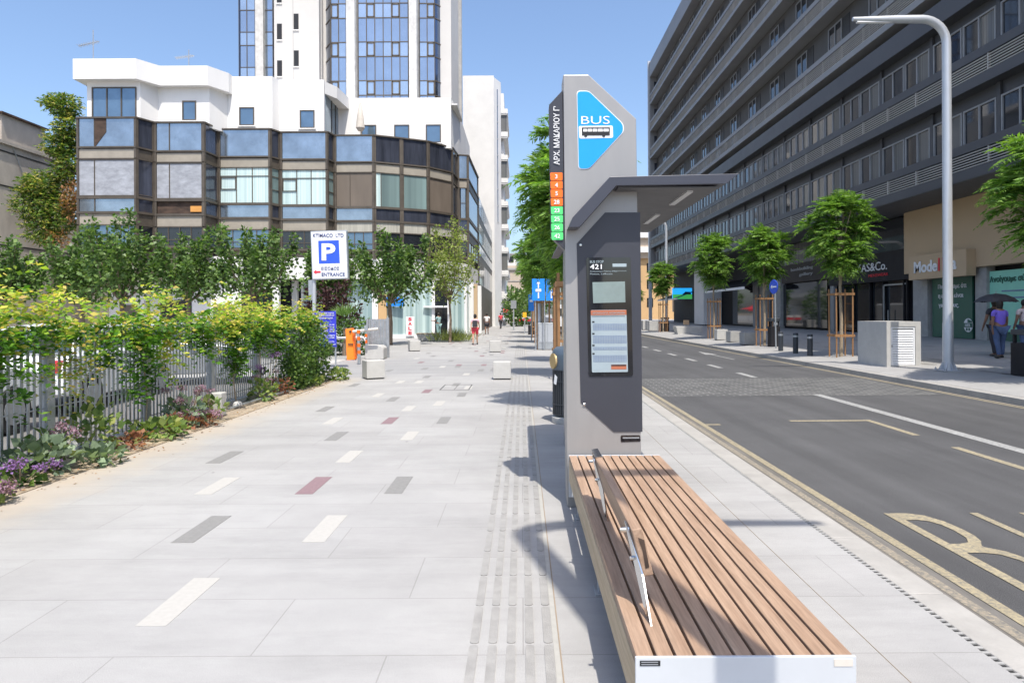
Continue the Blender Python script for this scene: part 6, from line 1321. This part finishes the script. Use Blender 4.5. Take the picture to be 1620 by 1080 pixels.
# far street dressing
tn = thing('red_tent', 'small red pop-up tent at the far end of the walk', 'tent', (-3.9,118,0))
q = MB(); q.add([(-5.8,116,2.1),(-2.2,116,2.1),(-2.2,120,2.1),(-5.8,120,2.1),(-4.5,117.5,2.55),(-3.5,117.5,2.55),(-3.5,118.5,2.55),(-4.5,118.5,2.55),(-4.0,118,3.0)],[(0,1,5,4),(1,2,6,5),(2,3,7,6),(3,0,4,7),(4,5,8),(5,6,8),(6,7,8),(7,4,8)])
q.add([(-5.8,116,2.1),(-2.2,116,2.1),(-2.2,116,1.8),(-5.8,116,1.8)],[(0,1,2,3)]); q.build('canopy', M['tent'], tn)
for x in (-5.7,-2.3): MB().box(x-0.04,116,0,x+0.04,116.1,2.1).build('leg', M['galv'], tn)
pl = MB().box(-6.5,96,0,1.5,97,0.55).build('planter_wall', M['concrete'], bevel=0.02); tag(pl, 'long low pale planter wall crossing the end of the walk', 'planter')
for k, x in enumerate((-0.9,0.1,1.1)):
    t = thing('street_barrier', ('red and white construction barrier beside the notice board','middle red and white construction barrier','rightmost red and white construction barrier')[k], 'barrier', (x,92,0), 'construction barriers far down the street')
    q = MB(); q.box(x-0.42,91.9,0.55,x+0.42,91.97,0.85); q.build('upper_board', M['red'], t); MB().box(x-0.42,91.9,0.9,x+0.42,91.97,1.15).build('lower_board', M['sign_w'], t); MB().box(x-0.38,91.98,0,x-0.32,92.05,1.1).build('leg', M['galv'], t); MB().box(x+0.32,91.98,0,x+0.38,92.05,1.1).build('leg', M['galv'], t)
for lb, x, y, r, h in (('distant street tree beyond the red tent',-2.0,128,3.0,6.5),('distant street tree right of the beige building',2.6,120,3.2,7.5)):
    t = thing('street_tree', lb, 'tree', (x,y,0)); P, D_ = blob((0,0,h*0.6),(r,r,h*0.42),900,0.4); npmesh('crown', [(*leaves(P,0.6,D_,aspect=0.7),0)], [L['mul']], t); MB().tube([(0,0,0),(0,0,h*0.6)],[0.18,0.1],8).build('trunk', M['bark'], t, w=False)

# ---------------------------------------------------------------- people
def skin_obj(name, V, E, Rd, m, parent, root=0, sub=2):
    me = bpy.data.meshes.new(name); me.from_pydata([tuple(v) for v in V], E, []); me.materials.append(m)
    o = bpy.data.objects.new(name, me); COL.objects.link(o); o.parent = parent
    sk = o.modifiers.new('Skin', 'SKIN'); sk.use_smooth_shade = True
    lay = me.skin_vertices[0].data
    for i, r in enumerate(Rd): lay[i].radius = (r, r) if not isinstance(r, tuple) else r
    lay[root].use_root = True
    ss = o.modifiers.new('Subsurf', 'SUBSURF'); ss.levels = sub; ss.render_levels = sub
    return o
def person(label, loc, rz, h, skin, top, bottom, bottom_to=0.05, stride=0.16, female=False, arms=((0,0),(0,0)), hair=0.0, sleeve=0.5, grp=None, wide=1.0):
    """walks towards local +y. arms: (forward swing, elbow bend) left, right"""
    t = thing('person', label, 'person', loc, grp, rz); k = h/1.75; body = []; E = []; Rd = []; idx = {}
    def v(n, p, r, par=None):
        idx[n] = len(body); body.append(Vector(p)*k); Rd.append(r*k if not isinstance(r, tuple) else (r[0]*k, r[1]*k))
        if par: E.append((idx[par], idx[n]))
    hw, sw_ = (0.105, 0.175) if female else (0.095, 0.195)
    v('pel',(0,0,0.95),0.125*wide); v('wai',(0,0.005,1.12),(0.13*wide if not female else 0.115*wide)); v('che',(0,0,1.30),0.14*wide,'wai'); E.append((0,1)); v('nek0',(0,-0.005,1.45),0.075,'che'); v('nek',(0,0.01,1.52),0.052,'nek0'); v('hed',(0,0.025,1.62),0.088,'nek'); v('top',(0,0.01,1.70),0.072,'hed'); v('nose',(0,0.115,1.615),0.012,'hed')
    for s, nm, (fw, eb) in ((-1,'L',arms[0]),(1,'R',arms[1])):
        st = stride*s
        v('hip'+nm,(s*hw,0,0.88),0.098*wide,'pel'); v('kne'+nm,(s*(hw+0.005),st*0.55+0.02,0.50),0.062,'hip'+nm); v('cal'+nm,(s*hw,st*0.75-0.02,0.36),0.056,'kne'+nm); v('ank'+nm,(s*hw,st*1.05-0.03,0.09),0.038,'cal'+nm); v('toe'+nm,(s*(hw+0.02),st*1.05+0.12,0.045),0.036,'ank'+nm)
        v('sho'+nm,(s*sw_,0,1.40),0.062,'nek0'); ey = math.sin(fw)*0.28; ez = 1.40-math.cos(fw)*0.28; v('elb'+nm,(s*(sw_+0.045),ey,ez),0.042,'sho'+nm)
        a2 = fw+eb; wy = ey+math.sin(a2)*0.25; wz = ez-math.cos(a2)*0.25; v('wri'+nm,(s*(sw_+0.05),wy,wz),0.028,'elb'+nm); ddy, ddz = math.sin(a2), -math.cos(a2)
        v('pal'+nm,(s*(sw_+0.045),wy+ddy*0.07,wz+ddz*0.07),(0.018,0.036),'wri'+nm)
        for f in range(4): v('f%d%s'%(f,nm),(s*(sw_+0.035),wy+ddy*(0.15+0.012*(f in (1,2)))+(f-1.5)*0.018*abs(ddz),wz+ddz*(0.15+0.012*(f in (1,2)))+(f-1.5)*0.018*abs(ddy)),0.0085,'pal'+nm)
        v('th'+nm,(s*(sw_+0.02),wy+ddy*0.09+0.035,wz+ddz*0.09),0.010,'wri'+nm)
    skin_obj('body', body, E, Rd, skin, t)
    def garment(nm, names, grow, m, cut={}):
        V_ = []; E_ = []; R_ = []; mp = {}
        for n_ in names:
            p = body[idx[n_]]; 
            if n_ in cut: par = body[idx[cut[n_][0]]]; p = par + (p-par)*cut[n_][1]
            mp[idx[n_]] = len(V_); V_.append(p); r = Rd[idx[n_]]; r = r if not isinstance(r, tuple) else r[0]
            R_.append(r*1.0+grow*k)
        for a_, b_ in E:
            if a_ in mp and b_ in mp: E_.append((mp[a_], mp[b_]))
        return skin_obj(nm, V_, E_, R_, m, t)
    garment('shirt', ['pel','wai','che','nek0','shoL','shoR','elbL','elbR'], 0.016, top, {'elbL':('shoL',sleeve),'elbR':('shoR',sleeve),'nek0':('che',0.72)})
    if bottom_to > 0.4: garment('shorts', ['pel','hipL','hipR','kneL','kneR'], 0.024, bottom, {'kneL':('hipL',0.8),'kneR':('hipR',0.8)})
    else: garment('trousers', ['pel','hipL','hipR','kneL','kneR','calL','calR','ankL','ankR'], 0.017, bottom, {})
    for nm in 'LR':
        a_ = body[idx['ank'+nm]]; b_ = body[idx['toe'+nm]]; q = MB(); q.ball(((a_.x+b_.x)/2,(a_.y+b_.y)/2+0.0,0.045),(0.048,0.135,0.045),10,6); q.build('shoe', M['shoe'], t, w=False, smooth=True)
    hq = MB(); c = body[idx['hed']]; hq.ball((c.x,c.y-0.018*k,c.z+0.025*k),(0.098*k,0.108*k,0.115*k+hair*0.3),16,10)
    hq.v = [(x_, y_ if not (y_ > 0.06 and z_ < c.z+0.05) else y_*0.55, z_-(hair if z_ < c.z-0.02 and y_ < 0.02 else 0)) for x_,y_,z_ in hq.v]
    hq.build('hair', M['hair'], t, w=False, smooth=True)
    return t, body, idx
t1, B1, I1 = person('woman in pink top and red shorts with a dark backpack walking away', (-2.45,36,0), 0, 1.60, M['skin'], M['pink'], M['redcloth'], 0.5, 0.2, True, ((-0.35,0.2),(0.4,0.3)), 0.03)
bpk = MB(); bpk.prism(roundpoly([(-0.13,0.95),(0.13,0.95),(0.12,1.28),(-0.12,1.28)],0.05), -0.27, -0.13, 'y'); o = bpk.build('backpack', M['darkcloth'], t1, w=False, bevel=0.03)
person('man in white shirt and dark shorts walking away in the distance', (-2.75,54,0), 0, 1.66, M['skin_d'], M['whitecloth'], M['darkcloth'], 0.5, 0.14, False, ((0.3,0.3),(-0.2,0.3)), 0, wide=1.1)
person('tiny dark-clad figure walking beyond the man in white shirt', (-2.2,72,0), 0.4, 1.68, M['skin_d'], M['redcloth'], M['darkcloth'], 0.05, 0.15)
person('figure in pale teal standing in the dark shop doorway under SALE', (-5.55,45.7,0.02), 0.9, 1.68, M['skin_d'], M['teal'], M['teal'], 0.05, 0.02, True, ((0.5,1.2),(0.3,0.9)))
zp = zr(13.8)
person('woman in purple shirt and blue jeans under the black umbrella', (13.8,19.7,zp), -0.1, 1.66, M['skin_d'], M['purple'], M['denim'], 0.05, 0.10, True, ((-0.12,0.12),(0.1,0.15)), 0.05, wide=1.22, sleeve=0.55)
person('person half hidden behind the purple shirt, holding the black umbrella', (14.15,20.4,zp), 0.0, 1.72, M['skin_d'], M['darkcloth'], M['darkcloth'], 0.05, 0.08, False, ((0.2,0.3),(0.7,2.0)), 0.03)
person('man in pinkish-white shirt and light jeans at the right edge', (14.75,20.0,zp), 0.05, 1.70, M['skin_d'], M['palecloth'], M['denim'], 0.05, 0.12, False, ((0.1,0.3),(-0.1,0.4)), 0)
um = thing('umbrella', 'open black umbrella held over the group at the right edge', 'umbrella', (14.32,20.6,zp))
q = MB(); n_ = 8; vs = []; fs = []; Ru = 0.60; zb = zp+1.62
for ring, (r, z) in enumerate(((0.02,0.27),(0.25,0.235),(0.45,0.14),(0.60,0.0))):
    for j in range(n_*2):
        a = math.pi*j/n_; rr2 = r*(1.0 if j % 2 == 0 else 0.955); vs.append((14.32+rr2*math.cos(a),20.6+rr2*math.sin(a),zb+z+(0.0 if j % 2 == 0 else (0.03 if ring == 3 else 0.0))))
for ring in range(3):
    for j in range(n_*2): fs.append((ring*16+j, ring*16+(j+1)%16, ring*16+16+(j+1)%16, ring*16+16+j))
q.add(vs, fs); q.build('canopy', M['umb'], um)
MB().tube([(14.32,20.6,zb+0.34),(14.33,20.6,zb-0.55)],0.010,8).build('shaft', M['galv'], um)
q = MB()
for j in range(n_): a = 2*math.pi*j/n_; q.tube([(14.32,20.6,zb+0.255),(14.32+0.43*math.cos(a),20.6+0.43*math.sin(a),zb+0.135),(14.32+0.59*math.cos(a),20.6+0.59*math.sin(a),zb-0.005)],0.004,5)
q.build('ribs', M['galv'], um)

# dry leaves and twigs blown about the bed edge
n_ = 420; yy = RNG.uniform(3.5,17.2,n_); xx = -4.62 + np.abs(RNG.normal(size=n_))*0.16 - 0.22*RNG.uniform(0,1,n_); C = np.stack([xx,yy,np.full(n_,0.016)],1); D_ = np.stack([RNG.normal(size=n_),RNG.normal(size=n_),np.zeros(n_)],1)
C[:,2] = np.where(xx > -4.58, 0.006, 0.016)
ll = npmesh('leaf_litter', [(*leaves(C,0.035,D_,aspect=0.5,jit=0.05,fold=0.3),0)], [L['rustl']]); tag(ll, 'dry brown leaf litter along the edge of the planting bed', 'leaf litter', kind='stuff')
